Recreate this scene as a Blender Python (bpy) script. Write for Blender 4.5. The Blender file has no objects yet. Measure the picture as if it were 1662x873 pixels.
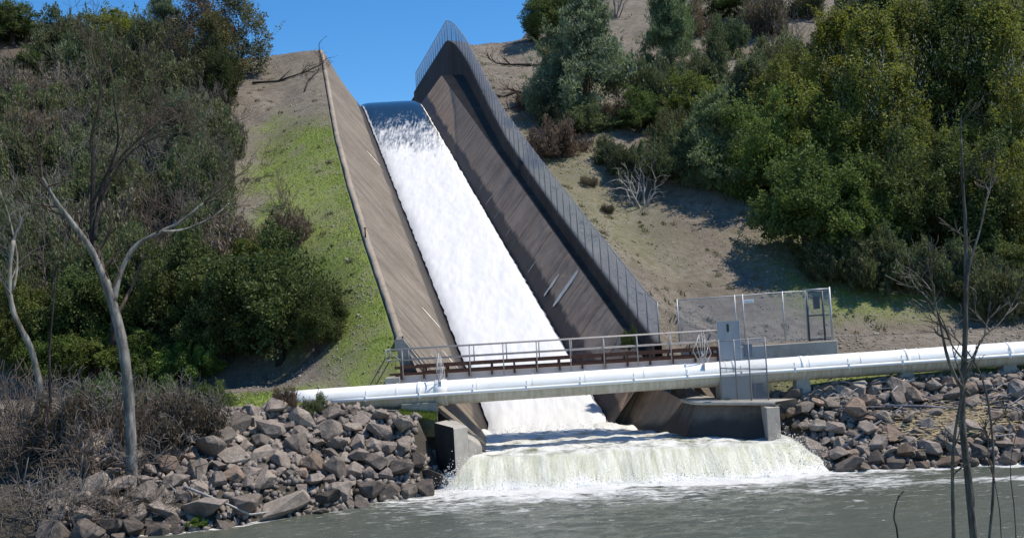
import bpy, bmesh, math, random
import numpy as np
from mathutils import Vector, Matrix, Euler
R_ = math.radians
sc = bpy.context.scene
COL = sc.collection
rng = np.random.default_rng(11)
random.seed(11)

# ------------------------------------------------------------------ camera, sky, sun, exposure
F, CX, CY = 1700.0, 831.0, 436.5            # focal length and centre in photograph pixels
CAM = np.array([0.0, 0.0, 7.0])
cd = bpy.data.cameras.new('camera'); cam = bpy.data.objects.new('camera', cd); COL.objects.link(cam)
cd.sensor_width = 36; cd.lens = 36 * F / 1662; cd.clip_start = .1; cd.clip_end = 3000
ROT = Matrix.Rotation(R_(92.8), 3, 'X') @ Matrix.Rotation(R_(-3.2), 3, 'Z')
cam.matrix_world = Matrix.Translation(CAM.tolist()) @ ROT.to_4x4()
sc.camera = cam
RM = np.array(ROT)
SUN = Vector((0.56, -0.03, 1.0)).normalized()
w = bpy.data.worlds.new('World'); sc.world = w; w.use_nodes = True
nt = w.node_tree; bg = nt.nodes['Background']
sky = nt.nodes.new('ShaderNodeTexSky'); sky.sky_type = 'NISHITA'; sky.sun_disc = False
sky.sun_elevation = math.asin(SUN.z); sky.sun_rotation = math.atan2(SUN.x, SUN.y)
sky.altitude = 1500; sky.air_density = 1.15; sky.dust_density = 0.0; sky.ozone_density = 5.0
hs = nt.nodes.new('ShaderNodeHueSaturation'); hs.inputs['Saturation'].default_value = 1.27; nt.links.new(sky.outputs[0], hs.inputs['Color']); nt.links.new(hs.outputs[0], bg.inputs[0]); bg.inputs[1].default_value = 0.145
sd = bpy.data.lights.new('sun', 'SUN'); sun = bpy.data.objects.new('sun', sd); COL.objects.link(sun)
sd.energy = 4.9; sd.angle = R_(0.53); sd.color = (1.0, .92, .80)
sun.rotation_euler = (-SUN).to_track_quat('-Z', 'Y').to_euler()
sc.view_settings.view_transform = 'Standard'; sc.view_settings.look = 'None'
sc.view_settings.exposure = 0.22; sc.view_settings.gamma = 1.0

def ray(px, py):
    return RM @ np.array([(px - CX) / F, -(py - CY) / F, -1.0])
def at(px, py, Y):                            # point at distance Y on the line of sight
    d = ray(px, py); return CAM + d * (Y / d[1])

# ------------------------------------------------------------------ noise
def _h(ix, iy, iz, s):
    n = (ix * 374761393 + iy * 668265263 + iz * 2147483647 + s * 974711) & 0xffffffff
    n = ((n ^ (n >> 13)) * 1274126177) & 0xffffffff
    n = n ^ (n >> 16)
    return (n & 0xffff) / 65535.0
def vnoise(x, y, z=0.0, s=0):
    x, y, z = np.broadcast_arrays(np.asarray(x, float), np.asarray(y, float), np.asarray(z, float))
    ix, iy, iz = (np.floor(a).astype(np.int64) for a in (x, y, z))
    fx, fy, fz = x - ix, y - iy, z - iz
    fx, fy, fz = (a * a * (3 - 2 * a) for a in (fx, fy, fz))
    r = 0
    for dx in (0, 1):
        for dy in (0, 1):
            for dz in (0, 1):
                r = r + _h(ix + dx, iy + dy, iz + dz, s) * (fx if dx else 1 - fx) * (fy if dy else 1 - fy) * (fz if dz else 1 - fz)
    return r * 2 - 1
def fbm(x, y, z=0.0, o=4, s=0):
    r, a, t = 0, 1.0, 0
    for i in range(o):
        k = 2.03 ** i
        r = r + a * vnoise(np.asarray(x) * k, np.asarray(y) * k, np.asarray(z) * k, s + i * 7); t += a; a *= .5
    return r / t
def sstep(a, b, x):
    t = np.clip((np.asarray(x, float) - a) / (b - a), 0, 1); return t * t * (3 - 2 * t)

# ------------------------------------------------------------------ scene helpers
def link(o):
    COL.objects.link(o); return o
def tag(o, label=None, cat=None, group=None, kind=None):
    if label: o['label'] = label
    if cat: o['category'] = cat
    if group: o['group'] = group
    if kind: o['kind'] = kind
    return o
def mesh(name, v, f, mats=None, smooth=False, attrs=None, fm=None):
    me = bpy.data.meshes.new(name)
    if isinstance(f, np.ndarray):
        v = np.asarray(v, dtype=np.float32); nf, k = f.shape
        me.vertices.add(len(v)); me.vertices.foreach_set('co', v.ravel())
        me.loops.add(nf * k); me.loops.foreach_set('vertex_index', f.astype(np.int32).ravel())
        me.polygons.add(nf); me.polygons.foreach_set('loop_start', np.arange(0, nf * k, k, dtype=np.int32))
        me.update(calc_edges=True)
    else:
        me.from_pydata([tuple(p) for p in v], [], [tuple(q) for q in f])
    if mats:
        for m in (mats if isinstance(mats, (list, tuple)) else [mats]): me.materials.append(m)
    if fm is not None: me.polygons.foreach_set('material_index', np.asarray(fm, dtype=np.int32))
    if smooth: me.polygons.foreach_set('use_smooth', np.ones(len(me.polygons), dtype=bool))
    for n, a in (attrs or {}).items():
        a = np.asarray(a, dtype=np.float32)
        at_ = me.attributes.new(n, 'FLOAT', 'POINT'); at_.data.foreach_set('value', a.ravel())
    me.update()
    return me
def obj(name, me, parent=None):
    o = bpy.data.objects.new(name, me); link(o)
    if parent is not None:
        o.parent = parent; 
        if parent.type == 'EMPTY' or True: o.matrix_parent_inverse = Matrix.Translation(parent.location).inverted()
    return o
def empty(name, loc, label, cat, group=None):
    o = bpy.data.objects.new(name, None); o.location = Vector(loc); o.empty_display_size = .3; link(o)
    return tag(o, label, cat, group)
def grid_faces(n, m):                         # n rows, m columns
    i = np.arange(n - 1)[:, None] * m + np.arange(m - 1)[None, :]
    i = i.ravel(); return np.stack([i, i + 1, i + m + 1, i + m], 1)

class MB:
    def __init__(s): s.v, s.f = [], []
    def add(s, v, f):
        b = len(s.v); s.v += [tuple(p) for p in v]; s.f += [tuple(b + i for i in q) for q in f]; return s
    def box(s, c, d, rz=0.0, tilt=None):
        M = Matrix.Rotation(rz, 3, 'Z')
        if tilt is not None: M = M @ tilt
        v = [Vector(c) + M @ Vector((x * d[0] / 2, y * d[1] / 2, z * d[2] / 2)) for x in (-1, 1) for y in (-1, 1) for z in (-1, 1)]
        return s.add(v, [(0, 1, 3, 2), (4, 6, 7, 5), (0, 4, 5, 1), (2, 3, 7, 6), (0, 2, 6, 4), (1, 5, 7, 3)])
    def prism(s, poly, depth):                # poly: 3D points of one face, extruded by the vector depth
        n = len(poly); a = [Vector(p) for p in poly]; b = [p + Vector(depth) for p in a]
        return s.add(a + b, [tuple(range(n))[::-1], tuple(range(n, 2 * n))] + [(i, (i + 1) % n, n + (i + 1) % n, n + i) for i in range(n)])
    def tube(s, pts, r, n=8, caps=True):
        P = [Vector(p) for p in pts]; k = len(P)
        rr = r if isinstance(r, (list, tuple, np.ndarray)) else [r] * k
        V = []; ref = None
        for i, p in enumerate(P):
            d = (P[min(i + 1, k - 1)] - P[max(i - 1, 0)])
            if d.length < 1e-9: d = Vector((0, 0, 1))
            d.normalize()
            if ref is None:
                ref = d.orthogonal().normalized()
            ref = (ref - d * ref.dot(d))
            if ref.length < 1e-6: ref = d.orthogonal()
            ref.normalize(); q = d.cross(ref)
            for j in range(n):
                a = 2 * math.pi * j / n
                V.append(p + (ref * math.cos(a) + q * math.sin(a)) * float(rr[i]))
        Fc = [(i * n + j, i * n + (j + 1) % n, (i + 1) * n + (j + 1) % n, (i + 1) * n + j) for i in range(k - 1) for j in range(n)]
        if caps: Fc += [tuple(range(n))[::-1], tuple(range((k - 1) * n, k * n))]
        return s.add(V, Fc)
    def me(s, name, m, smooth=False, bevel=0):
        me = mesh(name, s.v, s.f, m, False)
        bm = bmesh.new(); bm.from_mesh(me)
        bmesh.ops.recalc_face_normals(bm, faces=bm.faces)
        if bevel: bmesh.ops.bevel(bm, geom=list(bm.edges), offset=bevel, segments=1, affect='EDGES')
        bm.to_mesh(me); bm.free()
        if smooth: me.polygons.foreach_set('use_smooth', np.ones(len(me.polygons), dtype=bool))
        return me
    def build(s, name, m, parent=None, smooth=False, bevel=0):
        return obj(name, s.me(name, m, smooth, bevel), parent)

# ------------------------------------------------------------------ materials
def newmat(name):
    m = bpy.data.materials.new(name); m.use_nodes = True
    return m, m.node_tree, m.node_tree.nodes['Principled BSDF']
class NT:
    """short hand for building a node tree"""
    def __init__(s, name): s.m, s.t, s.b = newmat(name); s.out = s.t.nodes['Material Output']
    def n(s, typ, **kw):
        x = s.t.nodes.new(typ)
        for k, v in kw.items(): setattr(x, k, v)
        return x
    def l(s, a, b): s.t.links.new(a, b)
    def put(s, inp, v):
        if hasattr(v, 'is_linked') or isinstance(v, bpy.types.NodeSocket): s.l(v, inp)
        else: inp.default_value = v
    def pos(s): return s.n('ShaderNodeNewGeometry').outputs['Position']
    def ocoord(s): return s.n('ShaderNodeTexCoord').outputs['Object']
    def scale(s, v, sx, sy, sz):
        x = s.n('ShaderNodeMapping'); s.l(v, x.inputs[0]); x.inputs[3].default_value = (sx, sy, sz); return x.outputs[0]
    def noise(s, v, scale, detail=4, rough=.55, dist=0.0):
        x = s.n('ShaderNodeTexNoise'); s.l(v, x.inputs['Vector']); x.inputs['Scale'].default_value = scale
        x.inputs['Detail'].default_value = detail; x.inputs['Roughness'].default_value = rough; x.inputs['Distortion'].default_value = dist
        return x.outputs['Fac']
    def ramp(s, f, *stops):
        x = s.n('ShaderNodeValToRGB'); s.l(f, x.inputs[0]); e = x.color_ramp.elements
        while len(e) > 1: e.remove(e[-1])
        for i, (p, c) in enumerate(stops):
            k = e[0] if i == 0 else e.new(p)
            k.position = p; k.color = (*c, 1) if isinstance(c, tuple) else (c, c, c, 1)
        return x.outputs[0]
    def mix(s, f, a, b, mode='MIX'):
        x = s.n('ShaderNodeMix', data_type='RGBA', blend_type=mode); x.clamp_factor = True
        s.put(x.inputs[0], f)
        for i, v in ((6, a), (7, b)):
            if isinstance(v, tuple): v = (*v[:3], 1)
            s.put(x.inputs[i], v)
        return x.outputs[2]
    def math(s, op, a, b=0.0, c=0.0, clamp=False):
        x = s.n('ShaderNodeMath', operation=op, use_clamp=clamp); s.put(x.inputs[0], a); s.put(x.inputs[1], b)
        if op in ('MULTIPLY_ADD', 'SMOOTH_MIN', 'WRAP', 'COMPARE'): s.put(x.inputs[2], c)
        return x.outputs[0]
    def attr(s, name): return s.n('ShaderNodeAttribute', attribute_name=name).outputs['Fac']
    def bump(s, h, strength=.5, dist=.05, normal=None):
        x = s.n('ShaderNodeBump'); s.l(h, x.inputs['Height']); x.inputs['Strength'].default_value = strength
        x.inputs['Distance'].default_value = dist
        if normal is not None: s.l(normal, x.inputs['Normal'])
        return x.outputs[0]
    def fin(s, col=None, rough=None, normal=None, spec=None):
        if col is not None: s.put(s.b.inputs['Base Color'], (*col, 1) if isinstance(col, tuple) else col)
        if rough is not None: s.put(s.b.inputs['Roughness'], rough)
        if normal is not None: s.l(normal, s.b.inputs['Normal'])
        if spec is not None: s.b.inputs['Specular IOR Level'].default_value = spec
        return s.m

def concrete(name, base, dark, light=None, streak=True, wet=False, joints=True, rough_bump=.4):
    t = NT(name); p = t.pos()
    a = t.noise(p, .35, 5, .6); b = t.noise(p, 3.0, 6, .65)
    col = t.mix(t.ramp(a, (.35, 0.0), (.65, 1.0)), dark, base)
    col = t.mix(t.ramp(b, (.35, 0.0), (.75, .55)), col, light or tuple(min(1, c * 1.35) for c in base))
    if streak:
        s = t.noise(t.scale(p, .25, 2.6, .25), 1.0, 4, .6)
        col = t.mix(t.ramp(s, (.42, .0), (.62, .5)), col, tuple(c * .65 for c in dark))
        s2 = t.noise(t.scale(p, .5, 6.5, .5), 1.0, 3, .6)
        col = t.mix(t.ramp(s2, (.60, .0), (.76, .3)), col, tuple(min(1, c * 1.5) for c in base))
    if joints:
        y = t.n('ShaderNodeSeparateXYZ'); t.l(p, y.inputs[0])
        fr = t.math('FRACT', t.math('MULTIPLY', y.outputs[1], 1 / 3.05))
        ln = t.math('LESS_THAN', fr, .034)
        col = t.mix(t.math('MULTIPLY', ln, .6), col, tuple(c * .45 for c in dark))
    if wet:
        wv = t.attr('wet')
        col = t.mix(t.math('MULTIPLY', wv, .88), col, (.028, .024, .021))
        t.put(t.b.inputs['Roughness'], t.math('SUBTRACT', .9, t.math('MULTIPLY', wv, .45)))
    else: t.b.inputs['Roughness'].default_value = .9
    h = t.math('ADD', t.math('MULTIPLY', b, .6), t.noise(p, 14, 4, .6))
    return t.fin(col, None, t.bump(h, rough_bump, .05), .25)
M = {}
M['concrete_left'] = concrete('weathered_tan_concrete', (.212, .180, .147), (.130, .110, .088), wet=True)
M['concrete_right'] = concrete('stained_brown_concrete', (.430, .300, .210), (.290, .200, .142), (.50, .375, .275), wet=True, rough_bump=1.0)
M['concrete_parapet'] = concrete('shade_dark_stained_concrete', (.050, .042, .037), (.022, .02, .018), joints=False)  # base colour darkened to deepen the shade on the chute-side face
M['concrete_grey'] = concrete('pale_grey_concrete', (.37, .345, .305), (.26, .24, .21), streak=False, joints=False, rough_bump=.25)
M['concrete_tan'] = concrete('tan_coping_concrete', (.30, .25, .20), (.19, .16, .125), streak=False, joints=False)
M['concrete_wing'] = concrete('damp_grey_concrete', (.15, .132, .115), (.07, .062, .054), wet=True)

M['shade_black'] = concrete('shade_black_concrete', (.035, .032, .028), (.016, .015, .014), joints=False)  # near-black colour standing for shade on the end wall
def mossy():
    t = NT('mossy_concrete'); p = t.pos(); b = t.noise(p, 3, 6, .65)
    col = t.mix(b, (.24, .22, .18), (.40, .37, .32))
    z = t.n('ShaderNodeSeparateXYZ'); t.l(p, z.inputs[0])
    lo = t.math('MULTIPLY_ADD', z.outputs[2], -1.6, 5.2)
    g = t.math('MULTIPLY', t.math('ADD', lo, t.math('MULTIPLY_ADD', t.noise(p, 2.2, 4), 2.4, -1.6)), 1.0, clamp=True)
    col = t.mix(t.math('MULTIPLY', g, .75), col, (.12, .125, .035))
    return t.fin(col, .95, t.bump(t.noise(p, 12, 4), .4, .03), .2)
M['mossy'] = mossy()

def paint():
    t = NT('white_pipe_paint'); p = t.pos()
    n1 = t.noise(t.scale(p, .6, 2, 1.4), 1.5, 5, .6); z = t.n('ShaderNodeSeparateXYZ'); t.l(p, z.inputs[0])
    col = t.mix(t.ramp(n1, (.42, 0.0), (.8, .5)), (.86, .85, .82), (.66, .61, .50))
    st = t.noise(t.scale(p, 5, 1, .35), 1.2, 3, .6)
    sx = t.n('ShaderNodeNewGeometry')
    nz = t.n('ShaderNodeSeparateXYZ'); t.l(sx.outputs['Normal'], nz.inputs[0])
    low = t.math('MULTIPLY_ADD', nz.outputs[2], -2.0, .62, clamp=True)   # underside grime, spread upward to paint in the shaded lower half
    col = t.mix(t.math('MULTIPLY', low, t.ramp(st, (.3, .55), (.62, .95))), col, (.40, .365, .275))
    rs = t.noise(t.scale(p, .8, .8, 3), 1.1, 3, .5)
    col = t.mix(t.math('MULTIPLY', t.ramp(rs, (.70, 0.0), (.76, .55)), 1.0), col, (.45, .30, .12))
    return t.fin(col, .45, t.bump(t.noise(p, 6, 3), .12, .02), .4)
M['pipe'] = paint()

def simple(name, c, rough=.6, metal=0.0, var=.25, sc_=8, spec=.5):
    t = NT(name); p = t.pos(); n = t.noise(p, sc_, 4)
    col = t.mix(n, tuple(x * (1 - var) for x in c), tuple(min(1, x * (1 + var)) for x in c))
    t.b.inputs['Metallic'].default_value = metal
    return t.fin(col, rough, t.bump(n, .15, .01), spec)
M['galv'] = simple('galvanised_steel', (.46, .46, .47), .5, .35)
M['galv_dark'] = simple('weathered_fence_post', (.20, .21, .23), .55, .4)
M['white_rail'] = simple('white_painted_steel', (.37, .33, .30), .5)
M['rust'] = simple('rusty_steel', (.095, .045, .030), .85, .0, .6, 5, .3)
M['girder'] = simple('pale_pink_primer', (.56, .48, .45), .7, 0, .12, 3)
M['blue_frame'] = simple('dark_blue_painted_steel', (.05, .06, .085), .5)
M['panel'] = simple('pale_blue_grey_sheet', (.30, .31, .33), .5, .1, .12)
M['white'] = simple('white_enamel', (.80, .80, .78), .5, 0, .05)
M['black'] = simple('black_rubber', (.02, .02, .022), .7)
M['mineral'] = simple('white_mineral_crust', (.60, .56, .49), .9, 0, .15, 9)

def chain(name, wire, col):
    t = NT(name)
    uv = t.n('ShaderNodeUVMap').outputs[0]; s = t.n('ShaderNodeSeparateXYZ'); t.l(uv, s.inputs[0])
    cell = .07
    def band(e):
        fr = t.math('FRACT', t.math('MULTIPLY', e, 1 / cell)); return t.math('LESS_THAN', fr, wire)
    a = band(t.math('ADD', s.outputs[0], s.outputs[1])); b = band(t.math('SUBTRACT', s.outputs[0], s.outputs[1]))
    f = t.math('MAXIMUM', a, b)
    tr = t.n('ShaderNodeBsdfTransparent'); mx = t.n('ShaderNodeMixShader')
    t.l(f, mx.inputs[0]); t.l(tr.outputs[0], mx.inputs[1]); t.l(t.b.outputs[0], mx.inputs[2]); t.l(mx.outputs[0], t.out.inputs[0])
    t.b.inputs['Metallic'].default_value = .2
    return t.fin(col, .55, None, .4)
M['chain'] = chain('chain_link_wire', .36, (.50, .53, .57))
M['chain_fine'] = chain('fine_chain_link_wire', .17, (.38, .40, .45))

def rock():
    t = NT('riprap_rock'); p = t.ocoord(); oi = t.n('ShaderNodeObjectInfo')
    a = t.noise(p, 1.6, 6, .65); b = t.noise(p, 9, 5, .7)
    col = t.mix(t.ramp(a, (.3, 0.0), (.7, 1.0)), (.135, .114, .098), (.285, .245, .212))
    col = t.mix(t.ramp(b, (.52, 0.0), (.75, .7)), col, (.46, .42, .385))
    col = t.mix(t.ramp(t.noise(p, 4, 3, .5), (.60, .0), (.72, .5)), col, (.08, .07, .062))
    col = t.mix(1.0, col, oi.outputs['Color'], 'MULTIPLY')
    return t.fin(col, .92, t.bump(t.math('ADD', a, t.math('MULTIPLY', b, .5)), .8, .08), .25)
M['rock'] = rock()

def bark(name, c1, c2, sc_=6):
    t = NT(name); p = t.ocoord(); n = t.noise(t.scale(p, 1, 1, .25), sc_, 5, .65); n2 = t.noise(p, 1.3, 4)
    col = t.mix(t.ramp(n, (.35, 0.0), (.65, 1.0)), c1, c2)
    col = t.mix(t.ramp(n2, (.35, .0), (.7, .7)), col, tuple(x * .5 for x in c1))
    return t.fin(col, .95, t.bump(n, .7, .03), .15)
M['bark_grey'] = bark('pale_grey_bark', (.115, .108, .098), (.35, .33, .30))
M['bark_dark'] = bark('dark_bark', (.035, .030, .027), (.085, .072, .062))
M['bark_brown'] = bark('brown_bark', (.07, .052, .042), (.16, .12, .095))
M['bark_sapling'] = bark('rough_sapling_bark', (.06, .052, .048), (.20, .18, .165), 14)
M['bark_mottle'] = bark('mottled_pale_bark', (.10, .085, .06), (.42, .39, .34), 3)
M['twig_grey'] = bark('grey_twigs', (.135, .118, .104), (.30, .268, .238), 3)
M['twig_brown'] = bark('brown_twigs', (.12, .092, .074), (.235, .188, .155), 3)
M['twig_white'] = bark('bleached_twigs', (.30, .28, .26), (.52, .50, .47), 3)
M['driftwood'] = bark('driftwood_grey', (.13, .125, .14), (.36, .34, .35), 5)

def leaf(name, c, var=.35, trans=.36):
    t = NT(name); oi = t.n('ShaderNodeObjectInfo'); k = t.attr('tint')
    dk, lt = tuple(x * (1 - var) for x in c), tuple(x * (1 + var) for x in c)
    col = t.mix(k, dk, lt)
    col = t.mix(1.0, col, oi.outputs['Color'], 'MULTIPLY')
    t.fin(col, .65, None, .25)
    tl = t.n('ShaderNodeBsdfTranslucent'); t.l(t.mix(1.0, col, (1.1, 1.15, .7), 'MULTIPLY'), tl.inputs[0])
    mx = t.n('ShaderNodeMixShader'); mx.inputs[0].default_value = trans
    t.l(t.b.outputs[0], mx.inputs[1]); t.l(tl.outputs[0], mx.inputs[2]); t.l(mx.outputs[0], t.out.inputs[0])
    return t.m
M['leaf_oak'] = leaf('dark_green_leaves', (.105, .132, .042), .55)
M['leaf_yellow'] = leaf('yellow_green_leaves', (.150, .168, .042), .55)
M['leaf_pine'] = leaf('grey_green_needles', (.155, .178, .112), .4)
M['leaf_scrub'] = leaf('grey_scrub_leaves', (.128, .145, .072), .5)
M['leaf_brown'] = leaf('brown_scrub_leaves', (.175, .145, .110), .4)
M['leaf_lime'] = leaf('fresh_green_leaves', (.150, .22, .045), .45)
M['lichen'] = leaf('pale_lichen', (.36, .38, .29), .3)
M['grass'] = leaf('grass_blades', (.165, .215, .050), .4, .35)
M['drygrass'] = leaf('dry_grass_blades', (.24, .20, .11), .4, .3)

def ground():
    t = NT('hillside_ground'); p = t.pos()
    a = t.noise(p, .22, 6, .6); b = t.noise(p, 1.7, 6, .7); c = t.noise(p, 9, 4, .7)
    col = t.mix(t.ramp(a, (.35, 0.0), (.65, 1.0)), (.150, .129, .105), (.218, .191, .156))
    col = t.mix(t.ramp(b, (.40, 0.0), (.68, .9)), col, (.10, .082, .06))
    col = t.mix(t.ramp(c, (.58, 0.0), (.74, .8)), col, (.40, .35, .28))
    g = t.attr('grass'); gn = t.math('MULTIPLY_ADD', b, 1.5, -.75)
    gm = t.math('ADD', g, t.math('MULTIPLY', gn, t.math('MULTIPLY', t.math('MULTIPLY', g, t.math('SUBTRACT', 1.0, g)), 4.0)), clamp=True)
    gc = t.mix(t.noise(p, .8, 5, .6), (.110, .160, .034), (.225, .262, .070))
    gc = t.mix(t.ramp(c, (.55, 0.0), (.72, .6)), gc, (.22, .19, .10))
    col = t.mix(gm, col, gc)
    col = t.mix(t.math('MULTIPLY', t.attr('litter'), .8), col, t.mix(b, (.045, .034, .026), (.12, .09, .066)))
    col = t.mix(t.math('MULTIPLY', t.attr('road'), .85), col, t.mix(b, (.10, .085, .072), (.16, .135, .115)))
    col = t.mix(t.attr('crevice_shade'), col, t.mix(b, (.03, .028, .022), (.08, .07, .055)))  # painted crevice shade among the riprap
    h = t.math('ADD', t.math('MULTIPLY', b, .7), t.math('MULTIPLY', c, .4))
    return t.fin(col, .96, t.bump(h, .9, .16), .15)
M['ground'] = ground()

def water(name, kind):
    t = NT(name); p = t.pos(); fo = t.attr('foam')
    if kind == 'river':
        n1 = t.noise(t.scale(p, 1, 2.2, 1), 1.3, 5, .65, .6); n2 = t.noise(t.scale(p, 1, 1.8, 1), 5.5, 4, .6, .4)
        foamn = t.noise(t.scale(p, .8, 2.6, 1), 1.5, 7, .72, .8)
        deep = t.mix(t.noise(p, .3, 3), (.066, .073, .052), (.098, .106, .080))
        ff = t.math('MULTIPLY_ADD', t.math('ADD', fo, t.math('MULTIPLY_ADD', foamn, 2.0, -1.0)), 2.4, -1.0, clamp=True)
        ff = t.math('MULTIPLY', ff, t.math('MULTIPLY', fo, 4.0, clamp=True))
        col = t.mix(ff, deep, (.58, .58, .56))
        h = t.math('ADD', n1, t.math('MULTIPLY', n2, .35))
        t.put(t.b.inputs['Roughness'], t.math('MULTIPLY_ADD', ff, .6, .2))
        return t.fin(col, None, t.bump(h, .55, .2), .5)
    if kind == 'fall':
        ye = t.attr('steep')
        st = t.noise(t.scale(p, 4.2, .5, .30), 1.0, 6, .7, .3); sp = t.noise(p, 7, 5, .7)
        big = t.noise(p, .9, 4, .6, .5)
        tint = t.mix(t.ramp(st, (.33, 0.0), (.66, 1.0)), (.39, .395, .275), (.66, .66, .575))
        pool = t.mix(t.ramp(t.math('ADD', t.math('MULTIPLY', big, .6), t.math('MULTIPLY', t.noise(t.scale(p, .7, 2.4, 1), 1.6, 6, .7), .55)), (.46, 0.0), (.60, 1.0)), (.18, .185, .135), (.66, .66, .62))
        col = t.mix(ye, pool, tint)
        holes = t.ramp(sp, (.28, 1.0), (.36, 0.0))
        col = t.mix(t.math('MULTIPLY', holes, t.math('MULTIPLY', t.attr('thin'), .75)), col, (.10, .10, .075))
        col = t.mix(t.math('MULTIPLY', fo, t.ramp(sp, (.30, .55), (.55, 1.0))), col, (.70, .70, .68))
        h = t.math('ADD', t.math('MULTIPLY', st, .6), t.math('MULTIPLY', sp, .6))
        return t.fin(col, .38, t.bump(h, .7, .09), .4)
    if kind == 'chute':
        s1 = t.noise(t.scale(p, 3.4, .30, .30), 1.3, 5, .6, .2); s2 = t.noise(t.scale(p, 2.6, .45, .45), 2.6, 4, .55)
        wf = t.math('MULTIPLY_ADD', t.math('ADD', t.math('MULTIPLY', fo, 1.45), t.math('MULTIPLY_ADD', t.math('ADD', t.math('MULTIPLY', s1, .5), t.math('MULTIPLY', s2, .5)), 2.4, -1.2)), 1.5, -.25, clamp=True)
        wf = t.math('MULTIPLY', wf, t.math('MULTIPLY', fo, 8.0, clamp=True))
        wc = t.mix(t.ramp(t.math('ADD', t.math('MULTIPLY', s1, .6), t.math('MULTIPLY', s2, .4)), (.30, 0.0), (.66, 1.0)), (.56, .565, .57), (.67, .67, .66))
        col = t.mix(wf, (.012, .022, .032), wc)
        t.put(t.b.inputs['Roughness'], t.math('MULTIPLY_ADD', wf, .5, .12))
        h = t.math('ADD', s1, t.math('MULTIPLY', s2, .5))
        return t.fin(col, None, t.bump(h, .05, .06), .5)
M['river'] = water('river_water_surface', 'river')
M['fall'] = water('waterfall_surface', 'fall')
M['chutewater'] = water('chute_white_water', 'chute')

# ------------------------------------------------------------------ layout of the chute
S = 1.109
Y0, Z0, KS, TS = 47.0 * S, 1.9, .53, -.241
HW = 2.65 * S
def xc(Y): return 1.15 * S + TS * np.maximum(np.asarray(Y, float) - Y0, 0) 
def zf(Y):                                    # chute floor: slope, rounded crest, level beyond
    Y = np.asarray(Y, float); z = Z0 + KS * (Y - Y0)
    zc, k = Z0 + KS * (104.6 - Y0), 2.0
    h = np.clip(.5 + .5 * (zc - z) / k, 0, 1)
    return np.maximum(zc * (1 - h) + z * h - k * h * (1 - h), -1.2)
def zfs(Y): return np.minimum(np.maximum(Z0 + KS * (np.asarray(Y, float) - Y0), -1.2), Z0 + KS * (103.2 - Y0))
LT = [at(655, 550, 46 * S), at(628, 470, 50 * S), at(600, 390, 55 * S), at(572, 300, 62.5 * S), at(550, 220, 71.4 * S), at(536, 145, 84 * S), at(527, 95, 94 * S), at(523, 79, 97.5 * S)]
LT.append(LT[-1] + np.array([TS * 30, 30, 0]))
RT = [at(1060, 555, 47.3 * S), at(1000, 475, 51.9 * S), at(900, 340, 61.9 * S), at(845, 262, 69.5 * S), at(819, 223, 73.8 * S), at(795, 178, 79.5 * S), at(777, 140, 85 * S), at(757, 99, 91.5 * S), at(740, 75, 95.8 * S), at(730, 67, 97.4 * S), at(725, 66, 98.6 * S)]
RT.append(RT[-1] + np.array([TS * 30, 30, 0]))
LT, RT = np.array(LT), np.array(RT)
def lt(Y): return np.interp(Y, LT[:, 1], LT[:, 0]), np.interp(Y, LT[:, 1], LT[:, 2])
def rt(Y): return np.interp(Y, RT[:, 1], RT[:, 0]), np.interp(Y, RT[:, 1], RT[:, 2])
YE0 = 51.2                                    # lower end of the tall side walls
# outer edge of the concrete, where the ground meets it
xl_tab = np.array([[-20, -3.6], [45.2, -3.6], [46.6, -4.5], [49, -5.3], [YE0, LT[0, 0] - .4]])
xr_tab = np.array([[-20, 12.0], [45.2, 12.0], [46.4, 11.7], [47.4, 9.7], [49.5, 8.0], [51.3, 6.9], [RT[0, 1], RT[0, 0] + .25]])
def xL(Y): return np.where(np.asarray(Y) < YE0, np.interp(Y, xl_tab[:, 0], xl_tab[:, 1]), lt(Y)[0] - .4)
def xR(Y): return np.where(np.asarray(Y) < RT[0, 1], np.interp(Y, xr_tab[:, 0], xr_tab[:, 1]), rt(Y)[0] + .25)
def zL(Y): return np.where(np.asarray(Y) < YE0, np.interp(Y, [44, 46, 49, 50, YE0], [2.6, 2.9, 3.9, 4.9, LT[0, 2]]), lt(Y)[1])
def zR(Y): return np.where(np.asarray(Y) < RT[0, 1], np.interp(Y, [44, 47, 49.5, 51.5, RT[0, 1]], [2.4, 2.75, 3.0, 4.2, RT[0, 2]]), rt(Y)[1])

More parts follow.
